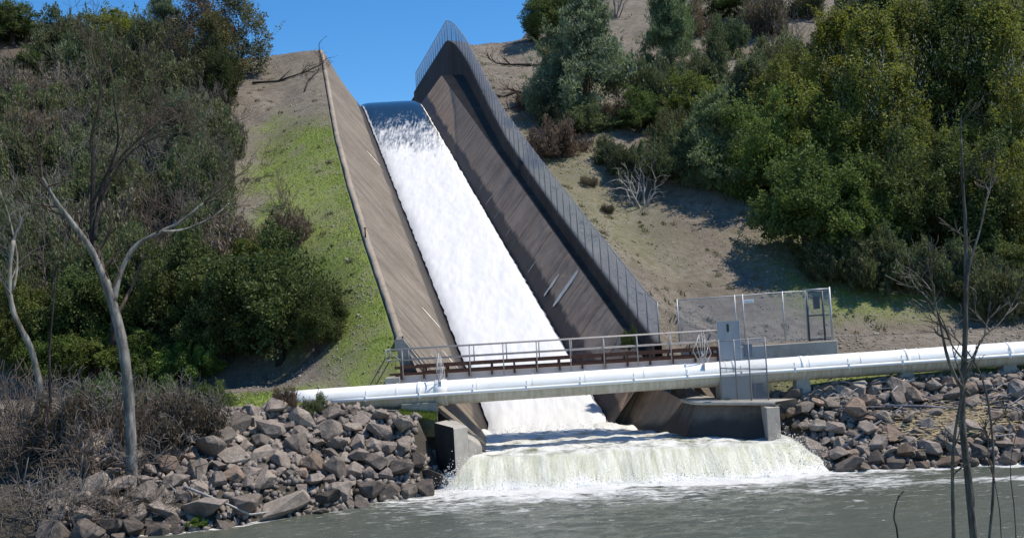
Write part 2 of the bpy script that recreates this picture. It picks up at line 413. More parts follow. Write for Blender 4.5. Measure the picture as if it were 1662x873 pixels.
# ------------------------------------------------------------------ terrain
WL = np.array([[-200, 30], [-60, 33], [-30, 35.5], [-16, 37.6], [-11.8, 38.7], [-7.5, 41.4], [-4.4, 43.8], [-3.4, 45.2], [-2.6, 48], [-2.3, 90],
               [10.9, 90], [11.4, 47.5], [12.2, 45.3], [13.4, 44.2], [20, 43.5], [40, 42], [200, 36]], float)
WB = np.array([[-200, 36], [-60, 40], [-30, 42], [-16, 43.6], [-12, 45.0], [-8, 46.6], [-4.4, 46.6], [-3.4, 47.2], [-2.3, 92], [10.9, 92], [11.5, 48.2], [13.4, 47.8], [20, 47.3], [40, 46], [200, 40]], float)
ZB = np.array([[-200, 3.6], [-16, 3.3], [-12, 3.75], [-9, 3.7], [-6, 3.1], [-4.4, 2.75], [11.5, 2.7], [13.4, 3.1], [20, 3.2], [200, 3.4]], float)
def H(x, Y):
    x, Y = np.broadcast_arrays(np.asarray(x, float), np.asarray(Y, float))
    c = xc(Y); L = x < c
    yw, yb, zb = (np.interp(x, T[:, 0], T[:, 1]) for T in (WL, WB, ZB))
    yr = np.where(L, 53.0, 55.3); zr = np.where(L, 4.35, 5.15)
    z = -np.minimum((yw - Y) * .55, 1.7)
    s = np.clip((Y - yw) / (yb - yw), 0, 1); z = np.where(Y > yw, zb * s, z)
    s = np.clip((Y - yb) / (yr - 1.4 - yb), 0, 1); z = np.where(Y > yb, zb + (zr - zb) * s, z)
    k = np.where(L, .60, .555); nz2 = (fbm(x * .55, Y * .55, 0, 4, 17) * .22)
    hill = np.where(L, zr + .53 * (Y - yr - 1.6) + 3.3 * sstep(55, 68, Y), zr + k * (Y - yr - 1.6) + 1.2 * sstep(57, 75, Y))
    nz = fbm(x * .06, Y * .06, 0, 4, 3) * 1.6 + fbm(x * .3, Y * .3, 0, 4, 9) * .35
    hill = hill + (nz + nz2) * sstep(56, 66, Y)
    d = x - c
    cap = np.where(L, 37.0 + 10 * sstep(-15, -46, d) , 38.0 + 40 * sstep(13.5, 60, d)) + fbm(x * .09, Y * .03, 0, 3, 5) * .5
    kk = 2.0; hh = np.clip(.5 + .5 * (cap - hill) / kk, 0, 1)
    hill = cap * (1 - hh) + hill * hh - kk * hh * (1 - hh)
    z = np.where(Y > yr + 1.6, np.maximum(hill, zr), z)
    z = z + fbm(x * .9, Y * .9, 0, 3, 21) * .07 * sstep(.2, 1.2, z)
    # lateral blend to the concrete
    dl = xL(Y) - x; dr = x - xR(Y)
    zl_, zr_ = zL(Y) - .12, zR(Y) - .10
    on = sstep(46.2, 49.5, Y)
    bl = on * (1 - sstep(.15, 6.5, dl)); br = on * (1 - sstep(.15, 6.0, dr))
    z = np.where(L, z * (1 - bl) + zl_ * bl, z * (1 - br) + zr_ * br)
    near = np.clip((23.5 - Y) * .257, -1.7, 5.4)
    z = np.where(Y < 28, np.maximum(near, -1.7) + fbm(x * .5, Y * .5, 0, 3, 30) * .12, z)
    return z
def hit(px, py, y0=36, y1=170):
    d = ray(px, py); Y = np.arange(y0, y1, .2); P = CAM[None] + d[None] * (Y / d[1])[:, None]
    g = H(P[:, 0], P[:, 1]); i = np.argmax(P[:, 2] <= g)
    if P[i, 2] > g[i]: return None
    return P[i]
def proj(p):
    q = RM.T @ (np.asarray(p, float) - CAM); return CX + F * q[0] / -q[2], CY - F * q[1] / -q[2]

rowsY = np.concatenate([np.arange(-30, 22, 2.0), np.arange(22, 36, 1.0), np.arange(36, 60, .33), np.arange(60, 118, .6), np.arange(118, 210, 2.0)])
off = np.concatenate([[0, .2, .45, .75], np.arange(1.1, 14, .4), np.arange(14, 46, .8), np.arange(46, 130, 4)])
V, NB = [], len(off)
ncen = 9
cutY = RT[0, 1]
XX, YY = [], []
for Y in rowsY:
    l, r = float(xL(Y)), float(xR(Y))
    XX.append(np.concatenate([(l - off)[::-1], np.linspace(l, r, ncen + 2)[1:-1], r + off])); YY.append(np.full(2 * NB + ncen, Y))
XX, YY = np.array(XX), np.array(YY); ZZ = H(XX, YY)
cen = (np.arange(XX.shape[1])[None, :] >= NB) & (np.arange(XX.shape[1])[None, :] < NB + ncen)
ZZ = np.where(cen & (YY > 40), -1.7, ZZ)
nr, nc = XX.shape
fa = grid_faces(nr, nc)
row, colm = np.divmod(fa[:, 0], nc)
keep = ~((colm >= NB - 1) & (colm < NB + ncen) & (rowsY[row] > 50.5))
fa = fa[keep]
x, Y, z = XX.ravel(), YY.ravel(), ZZ.ravel()
cx_ = xc(Y); dl, dr = xL(Y) - x, x - xR(Y)
n1, n2 = fbm(x * .25, Y * .25, 0, 4, 40), fbm(x * .9, Y * .9, 0, 3, 41)
lf = x < cx_
gr = np.zeros_like(x)
g1 = sstep(54, 58, Y) * (1 - sstep(80, 92, Y + n1 * 10 + np.maximum(dl - 3, 0) * 1.4)) * (1 - sstep(5.0, 8.0, dl + n1 * 2.5)) * lf
g1 = np.maximum(g1, lf * sstep(47, 50, Y) * (1 - sstep(56, 58, Y)) * (1 - sstep(2.0, 3.5, dl + n1)) * (Y > 49))
gr = np.maximum(gr, g1 * np.clip(.85 + n2 * .6, 0, 1))
g2 = lf * sstep(45.8, 46.8, Y + n2) * (1 - sstep(49.7, 50.9, Y + n2 * .5)) * sstep(-9.0, -9.8, x + n2 * .5) * (1 - sstep(15, 19, -x))
gr = np.maximum(gr, g2)
g3 = (~lf) * sstep(9, 16, dr + n1 * 4) * sstep(57, 60, Y) * (1 - sstep(63, 72, Y + n1 * 5)) * .75
g3 = np.maximum(g3, (~lf) * sstep(2, 7, dr) * sstep(47.6, 48.4, Y) * (1 - sstep(49.8, 51.2, Y + n2)) * np.clip(.7 + n1, 0, 1))
g3 = np.maximum(g3, (~lf) * (1 - sstep(4, 9, dr + n1 * 3)) * sstep(60, 66, Y) * (1 - sstep(78, 90, Y)) * .16)
gr = np.clip(np.maximum(gr, g3), 0, 1)
gr = np.where(Y < 26, .7, gr)
yr = np.where(lf, 53.0, 55.3)
road = (1 - sstep(1.0, 1.6, np.abs(Y - yr + n2 * .25))) * np.where(lf, sstep(3, 5, dl), sstep(8, 12, dr))
lit = lf * sstep(7.5, 11, dl + n1 * 3) * sstep(58, 62, Y) + (~lf) * sstep(20, 25, dr - (Y - 70) * .3 + n1 * 4) * sstep(57, 60, Y) * (1 - sstep(92, 105, Y))
lit = np.maximum(lit, lf * sstep(12.2, 14, -x + n2) * (Y > 37) * (Y < 46) * .8)
yb_ = np.interp(x, WB[:, 0], WB[:, 1]); crevice_shade = (1 - sstep(-.5, .3, Y - yb_ + n2 * .4)) * (Y > 28) * (z < 3.4) * (Y < 49) * .9  # darkens the ground under the riprap: crevice shade put into the colour
gme = mesh('ground', np.stack([x, Y, z], 1), fa, M['ground'], True, dict(grass=gr, road=road, litter=np.clip(lit, 0, 1), crevice_shade=crevice_shade))
tag(obj('ground', gme), 'tan hillside, bench and river banks', 'ground', kind='structure')
def gmask(px, pY):                            # grass amount at a point (nearest vertex of the same fields)
    i = np.argmin(np.abs(rowsY - pY)); j = np.argmin(np.abs(XX[i] - px)); return gr[i * nc + j]
# far ground sheet reaching the horizon
fs = MB()
fv = [(-1500, -1500, -2.2), (1500, -1500, -2.2), (1500, 2500, -2.2), (-1500, 2500, -2.2)]
tag(obj('terrain', mesh('terrain', fv, [(0, 1, 2, 3)], M['ground'])), 'wide valley ground beyond the hill', 'ground', kind='structure')

# ------------------------------------------------------------------ spillway chute
chute = empty('spillway_chute', (float(xc(Y0)), Y0, Z0), 'long concrete spillway chute running down the hillside with white water inside', 'spillway')
ys = np.concatenate([np.arange(YE0, 106, .22), np.arange(106, 134, 1.5)])
def ruled(name, mat, secs, attrs=None, parent=chute, smooth=False):
    a = np.array(secs); n, m, _ = a.shape
    return obj(name, mesh(name, a.reshape(-1, 3), grid_faces(n, m), mat, smooth, attrs), parent)
nl = 22
def wetmask(h, Y, side):
    edge = (.92 if side == 1 else .80) + fbm(Y * .5, side * 9.0, 0, 4, 60) * .16 + fbm(Y * 3.1, side * 9.0, 0, 3, 61) * .12 + sstep(60, 100, Y) * -.15
    return 1 - sstep(edge - .06, edge + .06, h)
sec, wet = [], []
for Y in ys:
    fl = float(xc(Y)) - HW; zb_ = float(zf(Y)); xt, zt = (float(v) for v in lt(Y))
    s = np.linspace(0, 1, nl); px = fl + (xt - fl) * s; pz = zb_ + (zt - zb_) * s
    pz = pz + fbm(px * 1.5, Y * 1.5, 0, 3, 62) * .03
    sec.append(np.stack([px, np.full(nl, Y), pz], 1)); wet.append(wetmask(s * (zt - zb_), np.full(nl, Y), 1))
ruled('side_wall', M['concrete_left'], sec, dict(wet=np.array(wet).ravel()))
sec = []
for Y in ys:
    xt, zt = (float(v) for v in lt(Y)); j = fbm(Y * 1.1, 0, 0, 3, 64) * .05
    sec.append([(xt + .02, Y, zt - .25), (xt + .02, Y, zt + .03), (xt - .30 + j, Y, zt + .03), (xt - .42 + j, Y, zt - 1.6)])
ruled('coping', M['concrete_tan'], sec, None)
ruled('floor', M['concrete_left'], [[(float(xc(Y)) - HW, Y, float(zf(Y))), (float(xc(Y)) + HW, Y, float(zf(Y)))] for Y in ys], dict(wet=np.ones(2 * len(ys))))
sec, wet = [], []
LWX, LWZ = 1.95 * S, 2.45 * S
for Y in ys[ys < 103.5]:
    fl = float(xc(Y)) + HW; zb_ = float(zfs(Y)); s = np.linspace(0, 1, nl)
    px = fl + LWX * s; pz = zb_ + LWZ * s
    rough = (sstep(.35, .8, s) * (1 - sstep(66, 76, Y)) + .12) * (1 - sstep(.88, .99, s))
    pz = pz + fbm(px * 2.2, Y * 2.2, 0, 4, 66) * .22 * rough
    sec.append(np.stack([px, np.full(nl, Y), pz], 1)); wet.append(wetmask(s * LWZ * .85, np.full(nl, Y), 2))
ruled('side_wall', M['concrete_right'], sec, dict(wet=np.array(wet).ravel()))
sec = []
for Y in ys:
    xt, zt = (float(v) for v in rt(Y)); fl = float(xc(Y)) + HW + LWX; zl_ = float(zfs(Y)) + LWZ
    zl_ = min(zl_, zt - .3)
    if Y > 103.4: fl = xt - .125; zl_ = float(zf(Y)) - 1.0
    sec.append([(fl, Y, zl_ - .01), (max(xt - .12, fl + .05), Y, zl_), (max(xt - .12, fl + .06), Y, zt), (xt + .25, Y, zt + .02), (xt + .26, Y, zt - 2.0)])
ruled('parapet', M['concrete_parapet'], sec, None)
# lower end faces of the side walls
mb = MB(); l = float(xc(YE0)) - HW
mb.prism([(l, YE0 - .02, 1.0), (LT[0, 0], YE0 - .02, LT[0, 2]), (LT[0, 0] - .42, YE0 - .02, LT[0, 2]), (LT[0, 0] - .42, YE0 - .02, 1.0)], (0, -.35, 0))
mb.build('end_wall', M['concrete_grey'], chute)
# mineral crust streaks across the linings
def streak(side, Y, s0, s1, wd, seed):
    r = random.Random(seed); m = MB(); pts = []
    for i in range(9):
        s = s0 + (s1 - s0) * i / 8
        if side > 0: X = float(xc(Y)) + HW + LWX * s; Zz = float(zf(Y)) + LWZ * s + .02
        else:
            xt, zt = (float(v) for v in lt(Y)); fl = float(xc(Y)) - HW; X = fl + (xt - fl) * s; Zz = float(zf(Y)) + (zt - float(zf(Y))) * s + .03
        ww = wd * (.25 + .75 * math.sin(math.pi * (i + .6) / 9.4)) * r.uniform(.6, 1.2)
        pts.append((X, Y, Zz, ww))
    v, f = [], []
    for X, y_, Zz, ww in pts:
        yy = y_ + r.uniform(-.04, .04)
        for k in (-1, 1): v.append((X, yy + k * ww / 2, Zz + k * ww / 2 * KS + .05))
    for i in range(8): f.append((2 * i, 2 * i + 1, 2 * i + 3, 2 * i + 2))
    m.add(v, f); m.build('mineral_streak', M['mineral'], chute)
for a in ((1, 61.9, .20, .95, .60, 1), (1, 63.4, .16, .62, .42, 2), (1, 66.6, .12, .42, .10, 3), (1, 75, .1, .36, .08, 4), (1, 77.5, .1, .42, .10, 5), (1, 72.0, .12, .3, .08, 9), (1, 80, .16, .42, .07, 10), (1, 54.2, .3, .62, .07, 11),
          (-1, 59.2, .2, .42, .13, 6), (-1, 55.6, .14, .34, .11, 7), (-1, 84.5, .18, .42, .16, 8), (-1, 53.0, .25, .6, .05, 12)): streak(*a)

# white water in the chute
ys2 = np.concatenate([np.arange(49.6, 100, .16), np.arange(100, 112, .25)]); ts = np.linspace(-1, 1, 71)
PX, PYY, PZ, FO = [], [], [], []
for Y in ys2:
    wv = 1 - sstep(96, 104, Y)
    el = HW - .05 + fbm(Y * 2.6, 3.0, 0, 4, 70) * .07 * wv; er = HW - .05 + fbm(Y * 2.6, 8.0, 0, 4, 71) * .09 * wv
    t = np.where(ts < 0, ts * el, ts * er); X = float(xc(Y)) + t
    n = fbm(X * 1.1, Y * .6, 0, 4, 72); n5 = fbm(X * 3.2, Y * 1.8, 0, 3, 73)
    edge = 1 - np.abs(ts) ** 8
    fo = sstep(102.5, 78, Y + fbm(X * .9, Y * .5, 0, 3, 74) * 3.0)
    fo = np.maximum(fo, .75 * sstep(.93, .985, np.abs(ts)) * sstep(107, 100, Y))
    zz = float(zf(Y)) + .16 + .26 * edge + (n * .07 + n5 * .03) * edge * sstep(104, 88, Y)
    PX.append(X); PYY.append(np.full(len(ts), Y)); PZ.append(zz); FO.append(fo)
cw = np.stack([np.array(PX).ravel(), np.array(PYY).ravel(), np.array(PZ).ravel()], 1)
tag(obj('chute_water', mesh('chute_water', cw, grid_faces(len(ys2), len(ts)), M['chutewater'], True, dict(foam=np.array(FO).ravel()))), 'white water rushing down the concrete chute', 'water', kind='structure')

# ------------------------------------------------------------------ stilling pool, waterfall and river
gx = np.arange(-5.2, 14.6, .075); gy = np.arange(42.2, 54.2, .075)
GX, GY = np.meshgrid(gx, gy)
ax0, ax1, ay0, rad = -1.85, 11.05, 46.0, .9
qx = np.maximum(np.maximum(ax0 - GX, GX - ax1), 0); qy = np.maximum(ay0 + fbm(GX * .35, 2, 0, 3, 80) * .25 - GY, 0)
D = np.sqrt(qx ** 2 + qy ** 2) - rad          # distance outside the lip
D = D + fbm(GX * .8, 0, 0, 3, 81) * .12
zp = 1.22 + .045 * np.clip(GY - 46, 0, 6)
prof = np.where(D < -.6, 1.0, 1 - np.clip((D + .6) / 2.05, 0, 1.25) ** 1.6)
n = fbm(GX * .9, GY * 1.6, 0, 5, 82)
stz = fbm(GX * 2.2, GY * .7, 0, 4, 83)
Zp = zp * prof + n * .20 * sstep(1.4, -1.2, D) + (fbm(GX * 1.5, GY * 2.4, 0, 4, 89) * .34 + np.abs(fbm(GX * 3.2, GY * 4.5, 0, 3, 79)) * .2) * sstep(-2.2, -4.0, D) * (1 - .88 * sstep(-1.2, -.1, D)) + stz * .05 * sstep(-.9, 0, D) * sstep(1.6, .6, D)
Zp += np.exp(-((GY - 51.2) / .8) ** 2) * .22 * np.clip(.4 + fbm(GX * .8, GY * .8, 0, 3, 84) * 1.6, 0, 2) * (1 - sstep(4.5, 6.5, GX))
Zp += np.abs(fbm(GX * 2.4, GY * 3.2, 0, 3, 85)) * .16 * sstep(-1.2, -2.2, D)
Zp = np.where(D > 1.5, -.4, Zp)
steep = sstep(-.6, .05, D)
foot = sstep(1.0, 1.5, D + fbm(GX * 1.2, GY, 0, 3, 86) * .35)
thin = steep * np.clip(sstep(6.5, 8.5, GX + fbm(GX, GY, 0, 2, 87) * 2) * .9 + sstep(-1.8, -2.6, GX) * 1.0 + .1, 0, 1)
foam = np.maximum(foot, .75 * np.clip(sstep(49.6, 51.0, GY + fbm(GX * .7, GY * .7, 0, 4, 88) * 2.2) * (1 - sstep(5.2, 7.0, GX)), 0, 1))
ff_ = grid_faces(len(gy), len(gx))
okv = (D < 1.5).ravel()
ff_ = ff_[okv[ff_].any(1)]
tag(obj('waterfall', mesh('waterfall', np.stack([GX.ravel(), GY.ravel(), Zp.ravel()], 1), ff_, M['fall'], True, dict(steep=steep.ravel(), foam=foam.ravel(), thin=thin.ravel()))), 'churning pool spilling over the sill into the river', 'water', kind='structure')

rx = np.concatenate([[-600, -250, -120, -70, -45, -32, -24], np.arange(-20, 28, .16), [30, 34, 40, 55, 80, 140, 300, 600]])
ry = np.concatenate([np.arange(16, 30, .7), np.arange(30, 48, .12)])
GX, GY = np.meshgrid(rx, ry)
qx = np.maximum(np.maximum(ax0 - GX, GX - ax1), 0); qy = np.maximum(ay0 - GY, 0); D = np.sqrt(qx ** 2 + qy ** 2) - rad
wob = fbm(GX * .35, GY * .8, 0, 4, 90)
fo = sstep(5.2, 1.9, D + wob * 1.6) * 1.0
fo = np.maximum(fo, .62 * sstep(9.5, 3.0, D + wob * 2.5))
fo = np.maximum(fo, .30 * sstep(20, 6, D))
yw = np.interp(GX, WL[:, 0], WL[:, 1]); bank = yw - GY
fo = np.maximum(fo, .80 * sstep(.9, .1, bank + fbm(GX * .7, 0, 0, 3, 91) * .8) * ((GX > 12) | (GX < -9)))
fo = np.maximum(fo, .62 * np.exp(-((GY - 40.6 + .03 * GX) / .8) ** 2) * sstep(12, 15, GX) * (1 - sstep(19, 22, GX)))
Zr = fbm(GX * .9, GY * 1.8, 0, 4, 92) * .07 * (1 + 1.4 * sstep(7, 2, D)) + fbm(GX * 3, GY * 5, 0, 3, 93) * .025
tag(obj('river_water', mesh('river_water', np.stack([GX.ravel(), GY.ravel(), Zr.ravel()], 1), grid_faces(len(ry), len(rx)), M['river'], True, dict(foam=fo.ravel()))), 'grey-green river below the waterfall', 'water', kind='structure')

# ------------------------------------------------------------------ concrete end walls of the pool
def hexa(a, b, c, d, z0, z1, z0b=None):       # quad footprint a,b,c,d extruded between z0 and tops z1 (list of 4 allowed)
    z1 = z1 if isinstance(z1, (list, tuple)) else [z1] * 4
    q = [a, b, c, d]
    v = [(p[0], p[1], z0) for p in q] + [(p[0], p[1], zz) for p, zz in zip(q, z1)]
    return v, [(3, 2, 1, 0), (4, 5, 6, 7), (0, 1, 5, 4), (1, 2, 6, 5), (2, 3, 7, 6), (3, 0, 4, 7)]
# left end wall: squat pier at the corner of the pool, top open to the water side
A = at(705, 688, 45.6); B = at(758, 700, 44.9)
ew = empty('concrete_end_wall', (float(B[0]) - .3, 45.3, 0), 'squat grey concrete end wall with black shaded side beside the waterfall', 'wall')
Cn = at(739, 755, 44.75); Lf = at(705, 700, 45.9); Rt_ = at(764, 720, 45.55)
mb = MB(); mb.add(*hexa((Cn[0], 44.75), (Rt_[0] - .1, 45.65), (Rt_[0] - .9, 47.9), (Lf[0], 46.0), -.9, [2.56, 2.53, 2.7, 2.74]))
mb.build('block', M['concrete_grey'], ew, bevel=.03)
mb = MB(); mb.add(*hexa((Rt_[0] - .12, 45.66), (Rt_[0] + .45, 46.4), (Rt_[0] + .2, 48.2), (Rt_[0] - .9, 47.95), -.9, [2.05, 1.55, 1.8, 2.4]))
mb.build('apron', M['concrete_grey'], ew, bevel=.03)
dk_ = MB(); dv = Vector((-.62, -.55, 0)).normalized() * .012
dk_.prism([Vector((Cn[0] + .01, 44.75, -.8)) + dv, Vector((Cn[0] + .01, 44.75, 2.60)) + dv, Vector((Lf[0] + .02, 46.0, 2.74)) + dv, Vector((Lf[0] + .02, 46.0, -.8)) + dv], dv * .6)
dk_.build('shaded_face', M['shade_black'], ew)  # thin black plate that paints the shade on the block's left face
# lining between the chute foot and the left end wall
lw = empty('pool_wall', (-4, 49, 1), 'sloping tan concrete pool wall under the left end of the catwalk', 'wall')
sec, wet = [], []
for i in range(18):
    s = i / 17; Y = 51.3 - 4.2 * s
    bx = float(xc(52)) - HW + .15 * s; bz = 1.5 - .4 * s
    tx = LT[0, 0] * (1 - s) + (-3.2) * s; tz = LT[0, 2] * (1 - s) ** 1.6 + 2.75 * (1 - (1 - s) ** 1.6)
    r_ = []
    for j in range(14):
        q = j / 13; r_.append((bx + (tx - bx) * q, Y, bz + (tz - bz) * q)); wet.append(1 - float(sstep(.55, .7, (tz - bz) * q + .25 * float(fbm(Y, 1, 0, 3, 5)))))
    sec.append(r_)
ruled('lining', M['concrete_left'], sec, dict(wet=np.array(wet)), lw)
# right flared wing wall
ww = empty('wing_wall', (9, 49, 1), 'damp flared concrete wing wall under the fenced platform', 'wall')
botp = [(float(xc(52)) + HW, 52.3), (5.0, 51.4), (5.9, 49.6), (7.2, 47.3), (10.9, 45.9)]
topp = [(RT[0, 0] - .55, 52.7, 4.75), (6.7, 50.9, 3.4), (7.6, 48.9, 2.85), (8.05, 47.5, 2.78), (11.45, 46.3, 2.66)]
def pl(T, s):
    T = np.array(T, float); u = np.linspace(0, 1, len(T)); return np.array([np.interp(s, u, T[:, k]) for k in range(T.shape[1])])
for s0_, s1_, mt_ in ((0, .5, 'concrete_right'), (.5, 1, 'concrete_wing')):
    sec, wet = [], []
    for s in np.linspace(s0_, s1_, 26):
        b, t = pl(botp, s), pl(topp, s); r_ = []
        for q in np.linspace(0, 1, 18):
            n_ = float(fbm(s * 14, q * 3, 0, 4, 8)) * (.14 if s < .5 else .03) * math.sin(math.pi * q)
            r_.append((b[0] + (t[0] - b[0]) * q + n_, b[1] + (t[1] - b[1]) * q, .7 + (t[2] - .7) * q + n_)); wet.append(1 - float(sstep(1.7, 2.2, .7 + (t[2] - .7) * q + .6 * float(fbm(s * 9, q * 2, 0, 3, 7)))))
        sec.append(r_)
    ruled('lining', M[mt_], sec, dict(wet=np.array(wet)), ww)
sec = [[tuple(pl(topp, s)), tuple(pl(topp, s) + np.array([-.30, -.32, .0])), tuple(pl(topp, s) + np.array([-.30, -.32, .15])), tuple(pl(topp, s) + np.array([1.0, 1.0, .14])), tuple(pl(topp, s) + np.array([1.0, 1.0, -.9]))] for s in np.linspace(.55, 1, 16)]
ruled('slab_edge', M['concrete_grey'], sec, None, ww)
Bl, Bc, Br = at(1236, 690, 46.6), at(1246, 700, 45.7), at(1268, 700, 46.0)
mb = MB(); mb.add(*hexa((Bc[0], 45.7), (Br[0], 46.05), (Br[0] + .1, 48.2), (Bl[0], 46.9), -.9, [2.62, 2.6, 2.7, 2.68]))
mb.build('buttress', M['concrete_grey'], ww, bevel=.03)

# ------------------------------------------------------------------ white pipe across the stream
PA, PB, PYP = -9.6, 34.0, 48.0
def pz(X): return 3.83 + (X + 9) * .0115
pipe = empty('water_pipe', (-9, PYP, 3.8), 'large white pipeline crossing in front of the chute and running on to the right', 'pipe')
RP = .545
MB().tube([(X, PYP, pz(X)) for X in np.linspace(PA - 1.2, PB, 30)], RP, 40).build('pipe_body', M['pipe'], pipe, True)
for px in (645, 775, 865, 950, 1045, 1113, 1178, 1312, 1395, 1490, 1545):
    X = float(at(px, 620, PYP)[0])
    MB().tube([(X - .03, PYP, pz(X)), (X + .03, PYP, pz(X))], RP + .018, 40).build('band', M['pipe'], pipe, False)
c_ = float(at(717, 650, PYP)[0])
MB().tube([(c_ - .28, PYP, pz(c_)), (c_ - .26, PYP, pz(c_)), (c_ + .26, PYP, pz(c_)), (c_ + .28, PYP, pz(c_))], [RP + .01, RP + .05, RP + .05, RP + .01], 32).build('coupling', M['pipe'], pipe, True)
cp = empty('conduit', (-8, PYP - RP - .12, 3.7), 'thin white conduit running along the front of the large white pipe', 'conduit')
def cz(X): return pz(X) - .02
MB().tube([(X, PYP - RP - .17, cz(X)) for X in np.linspace(-8.4, PB, 24)], .082, 12).build('conduit_tube', M['white'], cp, True)
for X in np.arange(-6.9, 33, 2.42):
    m = MB(); m.box((X, PYP - RP - .14, cz(X) + .02), (.05, .22, .24)); m.box((X, PYP - RP - .05, cz(X) + .18), (.045, .03, .34)); m.build('bracket', M['white'], cp)

# supports
def support(pxl, pxr, ytop, ybot, Y, dep, label, mat='mossy', taper=0.0, zb=None):
    a, b = at(pxl, ytop, Y), at(pxr, ytop, Y); zt = float((a[2] + b[2]) / 2); zb_ = zb if zb is not None else float(at(pxl, ybot, Y)[2]) - .6
    e = empty('pipe_support', (float((a[0] + b[0]) / 2), Y + dep / 2, zb_), label, 'pipe support', 'concrete supports under the white pipe')
    v, f = hexa((a[0] - taper, Y - taper * .4), (b[0] + taper, Y - taper * .4), (b[0] + taper, Y + dep + taper * .4), (a[0] - taper, Y + dep + taper * .4), zb_, zt)
    v[4:] = [(a[0], Y, zt), (b[0], Y, zt), (b[0], Y + dep, zt), (a[0], Y + dep, zt)]
    MB().add(v, f).build('pedestal', M[mat], e, bevel=.02)
    xm = float((a[0] + b[0]) / 2); cw_ = .16
    MB().tube([(xm - cw_ / 2, PYP, pz(xm)), (xm + cw_ / 2, PYP, pz(xm))], RP + .02, 32).build('saddle_strap', M['pipe'], e, True)
    return e
support(651, 709, 654, 690, 47.45, 1.2, 'moss-streaked concrete block under the left end of the pipe')
support(1168, 1219, 608, 645, 47.45, 1.2, 'square concrete block under the pipe behind the chain-link panel', zb=2.4)
support(1293, 1312, 607, 640, 47.75, .6, 'tapered concrete pedestal just right of the fenced platform', 'concrete_grey', .17)
support(1464, 1480, 590, 612, 47.75, .6, 'tapered concrete pedestal in the middle of the right-hand pipe run', 'concrete_grey', .15)
support(1630, 1646, 576, 592, 47.75, .6, 'tapered concrete pedestal at the far right end of the pipe', 'concrete_grey', .15)

# ------------------------------------------------------------------ catwalk
CY0, CY1 = 49.2, 50.5
X0, X1 = float(at(628, 590, CY0)[0]), float(at(1172, 560, CY0)[0])
def lz(z): return lambda X: z + (X - X0) * .004
cat = empty('catwalk', (X0, CY0, 4.3), 'narrow rusty catwalk with pale handrails behind the white pipe', 'catwalk')
def beam(z, y, h, d, nm, mat, a=X0 + .35, b=X1):
    m = MB(); v, f = hexa((a, y - d / 2), (b, y - d / 2), (b, y + d / 2), (a, y + d / 2), 0, 0)
    v = [(p[0], p[1], lz(z)(p[0]) + (h / 2 if i > 3 else -h / 2)) for i, p in enumerate(v)]
    m.add(v, f); return m.build(nm, M[mat], cat)
beam(4.28, CY0 + .12, .82, .10, 'girder', 'girder', X0 + .5); beam(4.28, CY1 - .12, .82, .10, 'girder', 'girder', X0 + .5)
for y in (CY0, CY1):
    beam(5.08, y, .13, .12, 'stringer', 'rust'); beam(4.78, y, .10, .12, 'stringer', 'rust', X0 + .1)
beam(4.70, (CY0 + CY1) / 2, .05, CY1 - CY0 - .3, 'deck_plate', 'rust')
for y in (CY0 - .03, CY1 + .03):
    for X in np.arange(X0 + .65, X1, 1.06):
        m = MB(); m.box((X, y, lz(4.82)(X)), (.09, .10, .62)); b = m.build('bracket', M['rust'], cat)
        if y < CY0: MB().box((X, y - .02, lz(4.47)(X)), (.11, .10, .09)).build('bolt_plate', M['white_rail'], b)
def rail(y, z0, posts, nm):
    for zz in (5.93, 5.42):
        MB().tube([(X0, y, lz(zz)(X0)), (X1, y, lz(zz)(X1))], .026, 8).build('handrail', M['white_rail'], cat, True)
    for X in posts: MB().tube([(X, y, lz(z0)(X)), (X, y, lz(5.93)(X))], .027, 8).build(nm, M['white_rail'], cat, True)
rail(CY0 - .12, 4.45, np.arange(X0 + .75, X1 + .2, 1.57), 'rail_post'); rail(CY1 + .1, 5.0, np.arange(X0 + .9, X1, 1.57), 'rail_post')
m = MB()
for y in (CY0 - .12, CY1 + .1): m.tube([(X0, y, 5.36), (X0, y, 5.96)], .033, 8)
for zz in (5.93, 5.42): m.tube([(X0, CY0 - .12, zz), (X0, CY1 + .1, zz)], .03, 8)
m.tube([(X0 + .02, CY0 - .12, 5.9), (X0 + .68, CY0 - .12, 5.44)], .028, 8)
m.build('end_frame', M['white_rail'], cat, True)
MB().add(*hexa((X0 - .1, CY0 - .2), (X0 + .6, CY0 - .2), (X0 + .6, CY1 + .2), (X0 - .1, CY1 + .2), 3.2, 4.66)).build('abutment', M['concrete_grey'], cat, bevel=.03)

# fan guards round the pipe
def guard(px, py, w_, h_, rz, label):
    c = at(px, py, PYP - .1); e = empty('pipe_guard', (float(c[0]), PYP, pz(float(c[0]))), label, 'pipe guard', 'fan guards on the pipe')
    c = Vector((c[0], PYP - .15, c[2])); Mz = Matrix.Rotation(rz, 3, 'Z')
    pts = [c + Mz @ Vector((x_ * w_ / 2, 0, z_ * h_ / 2)) for x_, z_ in ((-.2, 1), (.45, .8), (1, -.15), (.3, -.95), (-.15, -1), (-1, .1))]
    MB().tube(pts + [pts[0]], .026, 8).build('guard_frame', M['white_rail'], e, True)
    m = MB(); hub = c + Mz @ Vector((0, 0, -h_ * .55))
    for i in range(6):
        a, b = pts[i], pts[(i + 1) % 6]
        for k in (0, .5):
            q = a.lerp(b, k); m.tube([hub, q], .011, 6)
    m.tube([pts[0].lerp(hub, .5), pts[2].lerp(hub, .5)], .01, 6); m.tube([pts[5].lerp(hub, .5), pts[1].lerp(hub, .5)], .01, 6)
    m.build('spokes', M['galv'], e, True)
    MB().box((c.x, PYP - RP * .7, pz(c.x) + RP * .55), (.06, .25, .5)).build('clamp', M['galv'], e)
